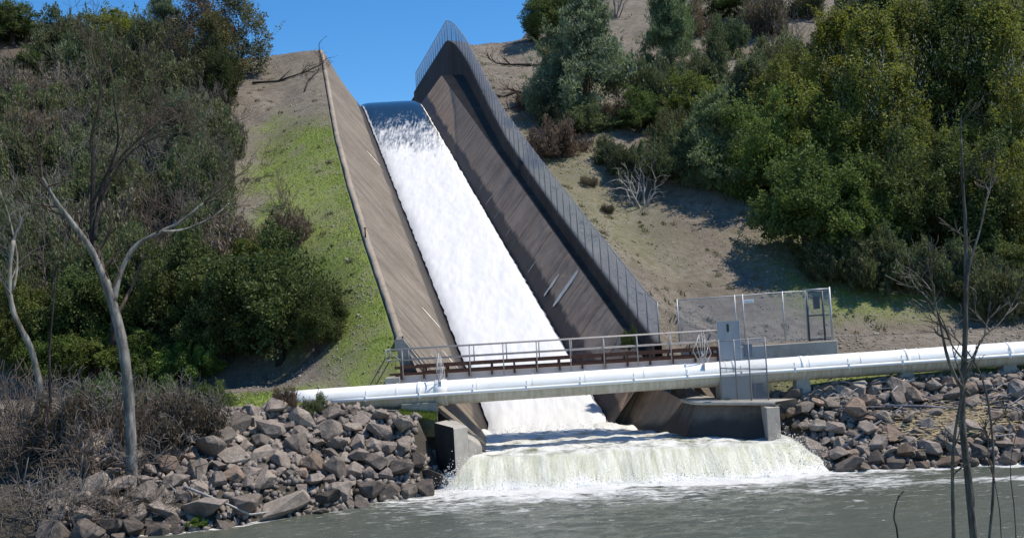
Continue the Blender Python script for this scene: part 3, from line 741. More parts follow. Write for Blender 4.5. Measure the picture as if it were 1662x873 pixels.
guard(715, 603, .95, 1.65, R_(72), 'narrow white fan guard standing up from the pipe at the left end of the catwalk')
guard(1139, 570, .98, 1.5, R_(25), 'hexagonal wire fan guard on the pipe at the right end of the catwalk')

# ------------------------------------------------------------------ chain-link fences
def chain_panel(name, quads, mat, parent):
    """quads: list of 4 points (bottom a, bottom b, top b, top a); UVs in metres"""
    v, f, uv = [], [], []; u = 0.0
    for a, b, c, d in quads:
        a, b, c, d = (Vector(p) for p in (a, b, c, d)); k = len(v); v += [a, b, c, d]; f.append((k, k + 1, k + 2, k + 3))
        hl = math.hypot(b.x - a.x, b.y - a.y); uv += [(u, a.z), (u + hl, b.z), (u + hl, c.z), (u, d.z)]; u += hl
    me = mesh(name, v, f, M[mat]); L = me.uv_layers.new(name='UVMap')
    for i, q in enumerate(uv): L.data[i].uv = q
    return obj(name, me, parent)
fz = empty('chain_link_fence', (float(RT[0, 0]), float(RT[0, 1]), float(RT[0, 2])), 'long grey chain-link fence following the right wall of the chute up over the crest', 'fence')
FH = 2.15
fy = list(np.arange(51.9, 97.4 * S, 1.36)) + [float(98.6 * S)] + list(np.arange(98.6 * S + 1.4, 132, 1.5))
top, qs = [], []
for i, Y in enumerate(fy):
    X, Zt = (float(v) for v in rt(max(Y, RT[0, 1]))); X += .08
    if Y < RT[0, 1]: X = RT[0, 0] + .08 + (RT[0, 1] - Y) * .3; Zt -= (RT[0, 1] - Y) * .4
    MB().tube([(X, Y, Zt - .1), (X, Y, Zt + FH + .06)], .034, 8).build('fence_post', M['galv_dark'], fz, True)
    top.append((X, Y, Zt + FH))
    if i: qs.append(((pX, pYv, pZ + .03), (X, Y, Zt + .03), (X, Y, Zt + FH), (pX, pYv, pZ + FH)))
    pX, pYv, pZ = X, Y, Zt
MB().tube(top, .026, 8).build('top_rail', M['galv_dark'], fz, True)
chain_panel('wire_mesh', qs, 'chain', fz)

def fence_run(e, posts, mat_post, mesh_mat='chain_fine', rails=(1.0,), r=.032):
    """posts: list of (bottom point, top point)"""
    qs = []
    for a, b in posts: MB().tube([tuple(a), tuple(np.array(b) + np.array([0, 0, .05]))], r, 8).build('fence_post', M[mat_post], e, True)
    for (a, b), (c, d) in zip(posts, posts[1:]): qs.append((a, c, d, b))
    for k in rails:
        MB().tube([tuple(np.array(a) + (np.array(b) - np.array(a)) * k) for a, b in posts], r * .8, 8).build('top_rail', M[mat_post], e, True)
    chain_panel('wire_mesh', qs, mesh_mat, e)
YB = 51.6
def pp(px, pyb, pyt, Y):
    a = at(px, pyb, Y); t = at(px, pyt, Y); return (a[0], a[1], a[2]), (a[0], a[1], t[2])
en = empty('fence_enclosure', tuple(at(1230, 560, YB)), 'tall galvanised chain-link enclosure on a low concrete wall above the pipe', 'fence')
ps = [pp(1103, 556, 487, YB), pp(1197, 556, 480, YB), pp(1210, 556, 479, YB), pp(1275, 554, 474, YB), pp(1312, 552, 472, YB)]
fence_run(en, ps, 'galv')
side = [((ps[0][0][0], YB, ps[0][0][2]), (ps[0][1][0], YB, ps[0][1][2]))]
gx0, gx1 = at(1312, 552, YB - .05), at(1352, 550, YB - .05); gt = at(1352, 468, YB - .05)[2]; gb = float(gx1[2])
gate = empty('fence_gate', (float(gx0[0]), YB - .05, gb), 'dark framed chain-link gate with a grey plate at the right end of the enclosure', 'gate')
m = MB(); xm = float(at(1336, 510, YB)[0])
for X in (float(gx0[0]) + .06, xm): m.tube([(X, YB - .06, gb - .05), (X, YB - .06, gt - .1)], .048, 10)
for zz in (gb + .02, gb + 1.2, gt - .12): m.tube([(float(gx0[0]) + .06, YB - .06, zz), (float(gx1[0]) - .1, YB - .06, zz)], .032, 8)
m.build('gate_frame', M['blue_frame'], gate, True)
MB().tube([(float(gx1[0]), YB, gb - .1), (float(gx1[0]), YB, gt + .08)], .05, 10).build('gate_post', M['galv'], gate, True)
MB().tube([(float(gx0[0]), YB, gt), (float(gx1[0]), YB, gt)], .032, 10).build('top_rail', M['galv'], gate, True)
chain_panel('wire_mesh', [((gx0[0] + .06, YB - .06, gb), (gx1[0], YB - .06, gb), (gx1[0], YB - .06, gt - .05), (gx0[0] + .06, YB - .06, gt - .05))], 'chain_fine', gate)
pc = at(1325, 491, YB - .1); MB().box((pc[0], YB - .11, pc[2]), (.32, .03, .62)).build('lock_plate', M['blue_frame'], gate)
sg = at(1215, 489, YB - .08)
sign = tag(MB().box((sg[0], YB - .08, sg[2]), (.50, .02, .17)).build('warning_sign', M['white'], None, bevel=.006), 'small white rectangular sign wired to the top of the enclosure mesh', 'sign')
sign['kind'] = 'thing'
m = MB()
for i, (a, b) in enumerate(((-.19, -.10), (-.08, .02), (.04, .10), (.12, .19))): m.box((sg[0] + (a + b) / 2, YB - .0925, sg[2]), (b - a - .015, .004, .035))
m.build('lettering', M['galv'], sign)
# low concrete wall carrying the enclosure
w0, w1 = at(1205, 562, YB), at(1357, 552, YB)
cwall = tag(MB().add(*hexa((w0[0] - 3.0, YB - .18), (w1[0], YB - .18), (w1[0], YB + .22), (w0[0] - 3.0, YB + .22), 3.2, [float(w0[2]) - .04, float(w1[2]), float(w1[2]), float(w0[2]) - .04])).build('retaining_wall', M['concrete_grey'], None, bevel=.025), 'low pale concrete wall under the tall fence enclosure', 'wall')
cwall['kind'] = 'thing'
# near panel, in front of the pipe
YN = 46.9
nf = empty('chain_link_screen', tuple(at(1210, 650, YN)), 'lower chain-link panel standing on the slab in front of the pipe', 'fence')
ps = [pp(1172, 645, 553, YN), pp(1197, 648, 552, YN), pp(1220, 650, 550, YN), pp(1248, 653, 548, YN)]
fence_run(nf, ps, 'galv_dark', 'chain_fine', (1.0, .52))
YL = 48.9
lf_ = empty('gate_leaf', tuple(at(1184, 585, YL)), 'pale sheet-metal gate leaf with a dark slot at the end of the catwalk', 'gate')
a, b = at(1167, 584, YL), at(1200, 520, YL)
MB().box(((a[0] + b[0]) / 2, YL, (a[2] + b[2]) / 2), (b[0] - a[0], .03, b[2] - a[2])).build('sheet', M['panel'], lf_)
MB().box((b[0] - .02, YL - .01, (a[2] + b[2]) / 2), (.05, .07, b[2] - a[2] + .1)).build('frame_post', M['galv'], lf_)
q = at(1181, 532, YL); MB().box((q[0], YL - .022, q[2]), (.10, .02, .36)).build('slot', M['black'], lf_)
q = at(1214, 570, 49.0); cb = empty('control_box', (q[0], 49.0, q[2] - .4), 'dark grey control box on a stand behind the gate leaf', 'box')
MB().box((q[0], 49.0, q[2] + .05), (.36, .3, .62)).build('cabinet', M['blue_frame'], cb, bevel=.02)
MB().box((q[0], 49.0, q[2] - .65), (.10, .10, .80)).build('stand', M['galv_dark'], cb)

# small post standing on the left coping
q = at(607, 388, 55.3 * S); xt, zt = (float(v) for v in lt(55.3 * S))
mp = empty('marker_post', (xt - .2, 55.3 * S, zt), 'short rusty marker post standing on the left wall of the chute', 'post')
MB().tube([(xt - .2, 55.3 * S, zt), (xt - .2, 55.3 * S, zt + .55)], .045, 8).build('post_shaft', M['rust'], mp, True)
MB().box((xt - .2, 55.3 * S, zt + .58), (.13, .13, .06)).build('post_cap', M['rust'], mp)
#@@VEG
# ------------------------------------------------------------------ rocks
def rock_mesh(seed, flat=1.0):
    r = random.Random(seed); bm = bmesh.new()
    for i in range(17):
        d = Vector((r.gauss(0, 1), r.gauss(0, 1), r.gauss(0, 1))).normalized() * r.uniform(.42, .56)
        bm.verts.new((d.x * 1.12, d.y * .95, d.z * .82 * flat))
    bmesh.ops.convex_hull(bm, input=bm.verts)
    bmesh.ops.delete(bm, geom=[v for v in bm.verts if not v.link_faces], context='VERTS')
    bmesh.ops.dissolve_limit(bm, angle_limit=R_(9), verts=bm.verts, edges=bm.edges)
    bmesh.ops.bevel(bm, geom=list(bm.edges), offset=.018, segments=1, profile=.6, affect='EDGES', clamp_overlap=True)
    bmesh.ops.triangulate(bm, faces=bm.faces)
    bmesh.ops.subdivide_edges(bm, edges=[e for e in bm.edges if e.calc_length() > .12], cuts=1)
    for v in bm.verts:
        p = v.co; n = float(fbm(p.x * 3, p.y * 3, p.z * 3 + seed, 3, 100)); v.co = p * (1 + n * .16)
    me = bpy.data.meshes.new('boulder'); bm.to_mesh(me); bm.free(); me.materials.append(M['rock'])
    return me
ROCKS = [rock_mesh(i, .6 if i % 5 == 4 else 1.0) for i in range(16)]
TINTS = [((1, .97, .95), 'grey-brown'), ((.74, .72, .70), 'dark grey'), ((1.22, 1.19, 1.13), 'pale grey'), ((1.08, .93, .82), 'reddish-brown')]
def bankpts(seed):
    """dart throwing on both banks: x, Y, size, largest first"""
    r = random.Random(seed); out = []; cell = {}
    def ok(x, Y, d):
        k = (int(x // 1.5), int(Y // 1.5))
        for i in (-1, 0, 1):
            for j in (-1, 0, 1):
                for (a, b, e) in cell.get((k[0] + i, k[1] + j), ()):
                    if (a - x) ** 2 + (b - Y) ** 2 < ((d + e) * .33) ** 2: return False
        return True
    for size, tries, in ((1.15, 160), (.98, 700), (.82, 2500), (.66, 7000), (.52, 9000), (.4, 9000)):
        for _ in range(tries):
            left = r.random() < .55
            x = r.uniform(-17.5, -2.9) if left else r.uniform(11.7, 25.5)
            yw, yb = np.interp(x, WL[:, 0], WL[:, 1]), np.interp(x, WB[:, 0], WB[:, 1])
            Y = yw - .25 + (yb + .1 - yw) * r.random() ** .9
            if not left and size > 1.2: continue
            d = size * r.uniform(.85, 1.15) * (.9 if not left else 1)
            if (-4.7 < x < -2.6 and Y > 45.2) or (-5.4 < x < -3 and Y > 46.2): continue
            if ok(x, Y, d):
                out.append((x, Y, d)); cell.setdefault((int(x // 1.5), int(Y // 1.5)), []).append((x, Y, d))
    return out
PTS = bankpts(5)
special = [(at(465, 815, 40.6), 2.3, 'broad pale slab-like boulder at the left waterline, the biggest of the bank', 2, 4),
           (at(395, 790, 40.2), 1.7, 'large dark boulder leaning beside the broad pale slab at the left waterline', 1, 2),
           (at(335, 815, 39.4), 1.9, 'wide low grey boulder at the left waterline below the pale trunk', 0, 9)]
def rowname(x, Y):
    yw, yb = np.interp(x, WL[:, 0], WL[:, 1]), np.interp(x, WB[:, 0], WB[:, 1]); s = (Y - yw) / (yb - yw)
    return 'at the waterline' if s < .13 else 'low on the bank' if s < .36 else 'halfway up the bank' if s < .62 else 'high on the bank' if s < .87 else 'on the top edge'
def colname(px):
    for lim, n in ((150, 'behind the brush left of the tall pale trunk'), (245, 'beside the foot of the tall pale trunk'), (330, 'right of the tall pale trunk'), (420, 'below the left grass strip'), (500, 'between the grass strip and the white pipe'),
                   (580, 'below the buried pipe end'), (645, 'below the left pipe span'), (705, 'below the mossy block'), (760, 'against the black-sided end wall'),
                   (1310, 'beside the right wing wall'), (1380, 'below the first tapered pedestal'), (1450, 'between the first two tapered pedestals'), (1520, 'below the second tapered pedestal'), (1590, 'behind the bare sapling'), (1800, 'below the driftwood at the far right')):
        if px < lim: return n
nrock, small = 0, []
used = set()
for p, d, lab, ti, mi in special:
    o = link(bpy.data.objects.new('boulder', ROCKS[mi])); zz = float(H(p[0], p[1]))
    o.location = (p[0], p[1], max(zz, 0) + d * .12); o.scale = (d * 1.1, d * .8, d * .75); o.rotation_euler = (.3, .2, mi); o.color = (*TINTS[ti][0], 1)
    tag(o, lab, 'boulder', 'boulders of the riprap banks'); nrock += 1; used.add(lab)
for x, Y, d in sorted(PTS, key=lambda q: -q[2]):
    zz = float(H(x, Y)); px, py = proj((x, Y, zz + .3))
    if any((x - q[0][0]) ** 2 + (Y - q[0][1]) ** 2 < (q[1] * .48) ** 2 for q in special): continue
    if px < -20 or px > 1690 or py > 890: continue
    if nrock < 300:
        i = random.randrange(16); ti = random.choices((0, 1, 2, 3), (5, 3, 3, .7 if x < 0 else 2.6))[0]
        o = link(bpy.data.objects.new('boulder', ROCKS[i]))
        o.location = (x, Y, zz + d * random.uniform(.10, .26)); o.rotation_euler = (random.uniform(-.6, .6), random.uniform(-.6, .6), random.uniform(0, 6.28))
        o.scale = [d * random.uniform(.85, 1.3), d * random.uniform(.85, 1.2), d * random.uniform(.75, 1.25)]
        wetk = .5 if (zz < .35 or (-5.6 < x < -3.2 and zz < 1.6)) else 1
        v = random.uniform(.85, 1.15) * wetk; o.color = (*[c * v for c in TINTS[ti][0]], 1)
        sz = 'large' if d > .9 else 'mid-sized' if d > .72 else 'smallish'
        lab = f"{sz} {TINTS[ti][1] if wetk == 1 else 'wet black'} boulder {rowname(x, Y)} {colname(px)}"
        if lab in used:
            for alt in ('flat-topped ', 'blocky ', 'pointed ', 'tilted '):
                pass
        if len(lab.split()) > 16: lab = lab.replace('beside the foot of the tall pale trunk', 'at the tall pale trunk').replace('behind the brush left of the tall pale trunk', 'left of the tall trunk').replace('between the first two tapered pedestals', 'between two tapered pedestals').replace('between the grass strip and the white pipe', 'left of the buried pipe end').replace('below the driftwood at the far right', 'at the far right')
        if len(lab.split()) > 16: print('LONG', lab)
        used.add(lab); tag(o, lab, 'boulder', 'boulders of the riprap banks'); nrock += 1
    else: small.append((x, Y, zz, d))
# fill of smaller stones between the boulders
r = random.Random(8); sv, sf = [], []
base = [(np.array([v.co[:] for v in m.vertices]), np.array([p.vertices[:] for p in m.polygons])) for m in []]
def tiny(seed):
    bm = bmesh.new(); rr = random.Random(seed)
    for i in range(11):
        d = Vector((rr.gauss(0, 1), rr.gauss(0, 1), rr.gauss(0, 1))).normalized() * .5; bm.verts.new(d * rr.uniform(.85, 1.15))
    bmesh.ops.convex_hull(bm, input=bm.verts); bmesh.ops.triangulate(bm, faces=bm.faces); bm.verts.ensure_lookup_table(); bm.verts.index_update()
    out = (np.array([v.co[:] for v in bm.verts]), np.array([[v.index for v in f.verts] for f in bm.faces])); bm.free(); return out
TINY = [tiny(i) for i in range(8)]
def scatter_stones(name, pts, mat, label):
    av, af, b = [], [], 0
    for x, Y, z, d in pts:
        v, f = TINY[r.randrange(8)]
        e = np.array(Euler((r.uniform(0, 6), r.uniform(0, 6), r.uniform(0, 6))).to_matrix()); k = np.array([d * r.uniform(.8, 1.3), d * r.uniform(.8, 1.2), d * r.uniform(.6, 1)])
        av.append((v * k) @ e.T + np.array([x, Y, z])); af.append(f + b); b += len(v)
    o = obj(name, mesh(name, np.concatenate(av), np.concatenate(af).astype(np.int32), mat)); tag(o, label, 'stones', kind='stuff'); return o
pts = [(x, Y, z + d * .2, d * 1.05) for x, Y, z, d in small]
for _ in range(3300):
    x = r.uniform(-17.5, -3) if r.random() < .55 else r.uniform(11.6, 26)
    yw, yb = np.interp(x, WL[:, 0], WL[:, 1]), np.interp(x, WB[:, 0], WB[:, 1]); Y = yw - .2 + (yb + .7 - yw) * r.random()
    if -4.55 < x < -2.6 and Y > 45.4: continue
    d = r.uniform(.16, .42); pts.append((x, Y, float(H(x, Y)) + d * .2, d))
scatter_stones('rubble', pts, M['rock'], 'small broken stones filling the gaps between the riprap boulders')
# loose stones on the slopes
pts = []
n_ = 0
xs, Ys = [], []
for _ in range(26000):
    Y = 55 + 60 * r.random() ** 1.4; 
    if r.random() < .85: x = float(xR(Y)) + .4 + r.random() ** 1.3 * 26
    else: x = float(xL(Y)) - .4 - r.random() ** 1.2 * 11
    xs.append(x); Ys.append(Y)
for _ in range(900):
    xs.append(r.uniform(-14, -5.5)); Ys.append(r.uniform(47, 57))
for _ in range(2600):
    xs.append(r.uniform(12, 26)); Ys.append(r.uniform(47.5, 58))
xs, Ys = np.array(xs), np.array(Ys); q_ = (xs < xL(Ys) - .3) | (xs > xR(Ys) + .4); xs, Ys = xs[q_], Ys[q_]; zs = H(xs, Ys); den = fbm(xs * .25, Ys * .25, 0, 3, 140) + .25 * fbm(xs * 1.2, Ys * 1.2, 0, 2, 141)
okm = rng.random(len(xs)) < np.clip(.45 + den * 1.2, .05, 1)
pts = [(a, b, c + .02, r.uniform(.05, .13) * (1.9 if r.random() < .05 else 1)) for a, b, c in zip(xs[okm], Ys[okm], zs[okm])]
M['gravel'] = simple('pale_slope_stone', (.27, .24, .20), .95, 0, .5, .9, .2)
scatter_stones('gravel', pts, M['gravel'], 'loose pale stones littering the bare slopes')

# ------------------------------------------------------------------ grass
def blades(name, xs, Ys, hs, mat, label, wd=.022):
    n = len(xs); zs = H(xs, Ys) - .02
    a = rng.uniform(0, 2 * np.pi, n); dx, dy = np.cos(a) * wd, np.sin(a) * wd
    lx, ly = rng.normal(0, .35, n) * hs, rng.normal(0, .35, n) * hs
    v = np.stack([np.stack([xs - dx, Ys - dy, zs], 1), np.stack([xs + dx, Ys + dy, zs], 1), np.stack([xs + lx, Ys + ly, zs + hs], 1)], 1).reshape(-1, 3)
    f = np.arange(3 * n).reshape(n, 3)
    t = np.repeat(np.clip(.5 + fbm(xs * .5, Ys * .5, 0, 3, 150) * .9 + rng.normal(0, .18, n), 0, 1), 3)
    tag(obj(name, mesh(name, v, f, mat, False, dict(tint=t))), label, 'grass', kind='stuff')
iv = np.flatnonzero(gr > .12)
def green_pts(n, k=1.0):
    Xf, Yf, Gf = XX.ravel(), YY.ravel(), gr
    cand = iv[(Yf[iv] > 40) & (Yf[iv] < 95) & (Xf[iv] > -40) & (Xf[iv] < 40)]
    p = Gf[cand] * np.where(Yf[cand] > 60, 1.8, 1.0); p = p / p.sum()
    c = rng.choice(cand, n, p=p); return Xf[c] + rng.uniform(-.3, .3, n), Yf[c] + rng.uniform(-.3, .3, n)
xs, Ys = green_pts(70000); m_ = (xs < xL(Ys) - .05) | (xs > xR(Ys) + .05)
blades('grass', xs[m_], Ys[m_], rng.uniform(.04, .13, m_.sum()), M['grass'], 'short green grass on the slopes beside the chute and on the bench')
n_ = 36000; Ys = 49 + 62 * rng.random(n_) ** 1.3
xs = np.where(rng.random(n_) < .7, xR(Ys) + .2 + rng.random(n_) * 30, xL(Ys) - .2 - rng.random(n_) * 12)
dm = fbm(xs * .3, Ys * .3, 0, 4, 152) > .0
blades('dry_grass', xs[dm], Ys[dm], rng.uniform(.03, .09, dm.sum()), M['drygrass'], 'sparse dry straw on the bare slopes')
n_ = 5000; xs = rng.uniform(-4.9, -3.3, n_); xs = at(650, 680, 47.3)[0] + rng.random(n_) * 1.6; Ys = rng.uniform(46.9, 47.4, n_)
blades('tall_grass', xs, Ys, rng.uniform(.06, .22, n_), M['grass'], 'taller yellowish grass at the foot of the mossy block', .02)

nc_ = 420; cy_ = 57 + 45 * rng.random(nc_) ** 1.2; cxx = np.where(rng.random(nc_) < .75, xR(cy_) + .8 + rng.random(nc_) * 24, xL(cy_) - .6 - rng.random(nc_) * 9)
rad_ = rng.uniform(.08, .32, nc_); k_ = 34; a_ = rng.uniform(0, 6.283, (nc_, k_)); q_ = np.sqrt(rng.random((nc_, k_))) * rad_[:, None]
xs, Ys = (cxx[:, None] + np.cos(a_) * q_).ravel(), (cy_[:, None] + np.sin(a_) * q_).ravel()
M['weed'] = leaf('olive_weeds', (.17, .155, .085), .5, .2)
blades('weeds', xs, Ys, np.repeat(rad_, k_) * rng.uniform(.3, 1.2, nc_ * k_), M['weed'], 'low olive weed tufts dotted over the bare slopes', .03)
# droplets thrown up by the water
def droplets(name, P, sz, label):
    V, Fc, b = [], [], 0; n = len(P); t4 = np.array([[1, 1, 1], [1, -1, -1], [-1, 1, -1], [-1, -1, 1]]) * .6; f4 = np.array([[0, 1, 2], [0, 3, 1], [0, 2, 3], [1, 3, 2]])
    v = (t4[None] * sz[:, None, None] * rng.uniform(.6, 1.4, (n, 4, 1)) + P[:, None]).reshape(-1, 3); f = (f4[None] + np.arange(n)[:, None, None] * 4).reshape(-1, 3)
    tag(obj(name, mesh(name, v, f, M['spray'], True)), label, 'spray', kind='stuff')
M['spray'] = simple('white_spray', (.85, .85, .83), .4, 0, .03)
ang = rng.uniform(0, 1, 5200); lx = np.where(ang < .62, rng.uniform(ax0 - 1.6, ax1 + 1.6, 5200), np.where(ang < .82, ax1 + rng.normal(.9, .5, 5200), ax0 - rng.normal(1.2, .4, 5200)))
ly = np.where(ang < .62, 44.0 + rng.normal(0, .35, 5200), rng.uniform(44.0, 46.4, 5200)); lz_ = np.abs(rng.normal(0, .28, 5200)) + np.where(ang < .62, 0, np.interp(np.abs(lx - 4.6), [6.5, 8.2], [1.2, .1]))
fx_ = rng.uniform(-1.4, 4.2, 1600); fy_ = 51.2 + rng.normal(0, .5, 1600)
lx, ly, lz_ = np.concatenate([lx, fx_]), np.concatenate([ly, fy_]), np.concatenate([lz_, 1.45 + np.abs(rng.normal(0, .22, 1600))])
droplets('spray', np.stack([lx, ly, lz_], 1), rng.uniform(.008, .03, 6800), 'white droplets thrown up along the foot and ends of the waterfall')

# ------------------------------------------------------------------ trees and shrubs
def skeleton(mb, p, d, L, rad, depth, rr, spread=.6, up=.15, kids=(2, 3), n=5, wob=.12, minr=.006, shrink=.68, segs=3):
    pts, rs = [p.copy()], [rad]
    for i in range(segs):
        d = (d + Vector((rr.gauss(0, wob), rr.gauss(0, wob), rr.gauss(0, wob) + up * .3))).normalized()
        p = p + d * L / segs; pts.append(p.copy()); rs.append(max(minr, rad * (1 - .38 * (i + 1) / segs)))
    mb.tube(pts, rs, n, False)
    ends = [p]
    if depth > 0:
        for k in range(rr.randint(*kids)):
            q = pts[rr.randint(1, segs)] if k else pts[-1]
            e = (d + Vector((rr.gauss(0, spread), rr.gauss(0, spread), rr.gauss(0, spread * .7) + up))).normalized()
            ends += skeleton(mb, q, e, L * shrink * rr.uniform(.75, 1.2), rs[-1] * .78, depth - 1, rr, spread, up, kids, max(3, n - 1), wob * 1.15, minr, shrink, segs)
    return ends
def cards(P, size, rr, elong=1.0, updir=None, tint=None):
    n = len(P); sz = size * rr.uniform(.6, 1.35, n)[:, None]
    a = rr.normal(size=(n, 3)); 
    if updir is not None: a = a * .45 + updir
    a /= np.linalg.norm(a, axis=1)[:, None]
    b = rr.normal(size=(n, 3)); b -= a * (a * b).sum(1)[:, None]; b /= np.linalg.norm(b, axis=1)[:, None]
    a, b = a * sz * elong, b * sz * .5
    v = np.stack([P - a * .5, P + b - a * .05, P + a * .5, P - b + a * .05], 1).reshape(-1, 3)
    return v, np.arange(4 * n).reshape(n, 4), np.repeat(np.clip(tint, 0, 1), 4)
def crown(seed, rad, hgt, z0, nlobe, nleaf, lsize, mode='oak', elong=1.4, mat='leaf_oak'):
    """leaf-sized faces spread through a crown of many overlapping clumps"""
    rr = np.random.default_rng(seed); C, Rr = [], []
    for i in range(nlobe):
        if mode == 'pine':
            s = rr.random() ** .8; z = z0 + hgt * s; rmax = rad * (1 - s) ** .75 + .12 * rad; a = rr.uniform(0, 6.283); q = rmax * rr.uniform(.35, 1)
            C.append((math.cos(a) * q, math.sin(a) * q, z + q * .18)); Rr.append(rad * rr.uniform(.16, .30) * (1.1 - .5 * s))
        elif mode == 'tall':
            s = rr.random(); z = z0 + hgt * s; prof = math.sin(math.pi * min(1, .18 + s * .80)) ** .6; a = rr.uniform(0, 6.283); q = rad * prof * math.sqrt(rr.random())
            C.append((math.cos(a) * q, math.sin(a) * q, z)); Rr.append(rad * rr.uniform(.13, .30))
        else:
            d = rr.normal(size=3); d[2] = abs(d[2]) * .9 - .15; d /= np.linalg.norm(d); k = rr.uniform(.35, .95)
            k = k * (1.18 if rr.random() < .25 else 1); C.append((d[0] * rad * k, d[1] * rad * k, z0 + hgt * .18 + d[2] * hgt * .74 * k)); Rr.append(rad * rr.uniform(.13, .34))
    C, Rr = np.array(C), np.array(Rr); lt_ = rr.normal(.5, .16, nlobe)
    i = rr.choice(nlobe, nleaf, p=Rr ** 2 / (Rr ** 2).sum())
    d = rr.normal(size=(nleaf, 3)); d /= np.linalg.norm(d, axis=1)[:, None]
    k = rr.random(nleaf) ** .45
    # clumpy sprays inside each lobe
    spr = fbm(C[i, 0] + d[:, 0] * 2.2, C[i, 1] + d[:, 1] * 2.2, C[i, 2] + d[:, 2] * 2.2 + seed, 3, 160)
    keep_ = spr > -.06 + rr.normal(0, .12, nleaf)
    P = C[i] + d * (Rr[i] * k * (1 + .25 * spr))[:, None] * np.array([1, 1, 1.5 if mode == 'tall' else 1.25 if mode in ('scrub', 'pine') else .85])
    P = P[keep_]; tn = lt_[i][keep_] + rr.normal(0, .17, keep_.sum()) + spr[keep_] * .35
    # uneven outline: the whole crown is warped, and leafy shoots stick out of it
    wv_ = np.stack([fbm(P[:, 0] * .55, P[:, 1] * .55, P[:, 2] * .55 + seed * 3 + 40 * a_, 3, 170 + a_) for a_ in range(3)], 1)
    P = P + wv_ * rad * np.array([.34, .34, .30])
    ns_ = max(24, nlobe); base_ = rr.integers(0, len(P), ns_); sd_ = P[base_] - np.array([0, 0, z0 + hgt * .35]); sd_ /= np.linalg.norm(sd_, axis=1)[:, None] + 1e-6
    sd_ = sd_ * .7 + rr.normal(0, .35, (ns_, 3)) + np.array([0, 0, .55]); ln_ = rad * rr.uniform(.15, .50, ns_)
    mv_ = np.flatnonzero(rr.random(len(P)) < .13); si_ = rr.integers(0, ns_, len(mv_)); u_ = rr.random(len(mv_)) ** 1.2
    P[mv_] = P[base_][si_] + sd_[si_] * (ln_[si_] * u_)[:, None] + rr.normal(0, .05 * rad, (len(mv_), 3)) * (1.15 - u_)[:, None]
    P[:, 2] = np.maximum(P[:, 2], .04)
    v, f, t = cards(P, lsize, rr, elong, np.array([0, 0, .8]) if mode in ('pine', 'scrub') else None, tn)
    return mesh('crown', v, f, M[mat], False, dict(tint=t)), C
def trunk_to(C, h0, rad, seed, mat, nmax=14, lean=.06):
    rr = random.Random(seed); m = MB(); top = Vector((rr.gauss(0, lean), rr.gauss(0, lean), h0))
    zc = float(np.mean(C[:, 2])); apex = Vector((top.x * 2, top.y * 2, max(h0, zc)))
    m.tube([(0, 0, -.5), (0, 0, 0), tuple(top * .5 + Vector((rr.gauss(0, .05), rr.gauss(0, .05), 0))), tuple(top), tuple(apex)], [rad * 1.35, rad * 1.1, rad * .95, rad * .8, rad * .4], 8)
    idx = list(range(len(C))); rr.shuffle(idx)
    for i in idx[:nmax]:
        c = Vector(C[i]); s = top.lerp(apex, rr.random()); mid = s.lerp(c, .5) + Vector((rr.gauss(0, .12), rr.gauss(0, .12), -.1))
        m.tube([tuple(s), tuple(mid), tuple(c)], [rad * .38, rad * .25, rad * .07], 5, False)
    return m.me('trunk', M[mat], True)
def multi_stem(C, rad, seed, mat, n=14):
    rr = random.Random(seed); m = MB(); idx = list(range(len(C))); rr.shuffle(idx)
    for i in idx[:n]:
        c = Vector(C[i]); m.tube([(rr.gauss(0, .1), rr.gauss(0, .1), -.2), tuple(c * .45 + Vector((0, 0, .1))), tuple(c)], [rad, rad * .7, rad * .2], 5, False)
        for _ in range(5):
            s = c * rr.uniform(.5, .95); e = c + Vector((rr.gauss(0, .4), rr.gauss(0, .4), rr.uniform(0, .7)))
            m.tube([tuple(s), tuple(s.lerp(e, .5) + Vector((rr.gauss(0, .06), 0, 0))), tuple(e)], [rad * .35, rad * .22, rad * .08], 3, False)
    return m.me('stem', M[mat], True)
KIND = {}
def mk(kind, variants): KIND[kind] = variants
V_ = []
for s in range(4):
    me, C = crown(200 + s, 2.6, 4.9, .5, 85, 66000, .088, 'oak', 1.4, 'leaf_oak'); V_.append((trunk_to(C, 1.6, .20, s, 'bark_dark'), me, 5.0, 5.4))
mk('oak', V_); V_ = []
for s in range(3):
    me, C = crown(220 + s, 2.5, 4.7, .4, 85, 58000, .088, 'oak', 1.4, 'leaf_yellow'); V_.append((trunk_to(C, 1.5, .18, s + 9, 'bark_brown'), me, 4.9, 5.2))
mk('yellow', V_); V_ = []
for s in range(3):
    me, C = crown(240 + s, 2.6, 8.0, .1, 190, 76000, .058, 'pine', 4.5, 'leaf_pine'); V_.append((trunk_to(C, 3.0, .20, s + 19, 'bark_brown', 40), me, 8.3, 5.2))
mk('pine', V_); V_ = []
for s in range(4):
    me, C = crown(260 + s, 1.8, 2.6, .1, 60, 38000, .052, 'scrub', 3.6, 'leaf_scrub'); V_.append((multi_stem(C, .045, s + 29, 'twig_grey', 26), me, 2.7, 3.8))
mk('scrub', V_); V_ = []
for s in range(2):
    me, C = crown(280 + s, 1.7, 1.7, .05, 50, 20000, .05, 'scrub', 3.6, 'leaf_brown'); V_.append((multi_stem(C, .04, s + 39, 'twig_brown', 30), me, 1.85, 3.6))
mk('brownscrub', V_); V_ = []
for s in range(3):
    me, C = crown(300 + s, 2.1, 8.0, .6, 150, 76000, .085, 'tall', 1.5, ('leaf_oak', 'leaf_yellow', 'leaf_oak')[s]); V_.append((trunk_to(C, 3.2, .19, s + 49, 'bark_grey', 26), me, 8.6, 4.4))
mk('tall', V_); V_ = []
for s in range(2):
    me, C = crown(320 + s, 1.6, 2.0, .1, 50, 30000, .08, 'oak', 1.4, 'leaf_lime'); V_.append((multi_stem(C, .04, s + 59, 'bark_brown', 14), me, 2.0, 3.2))
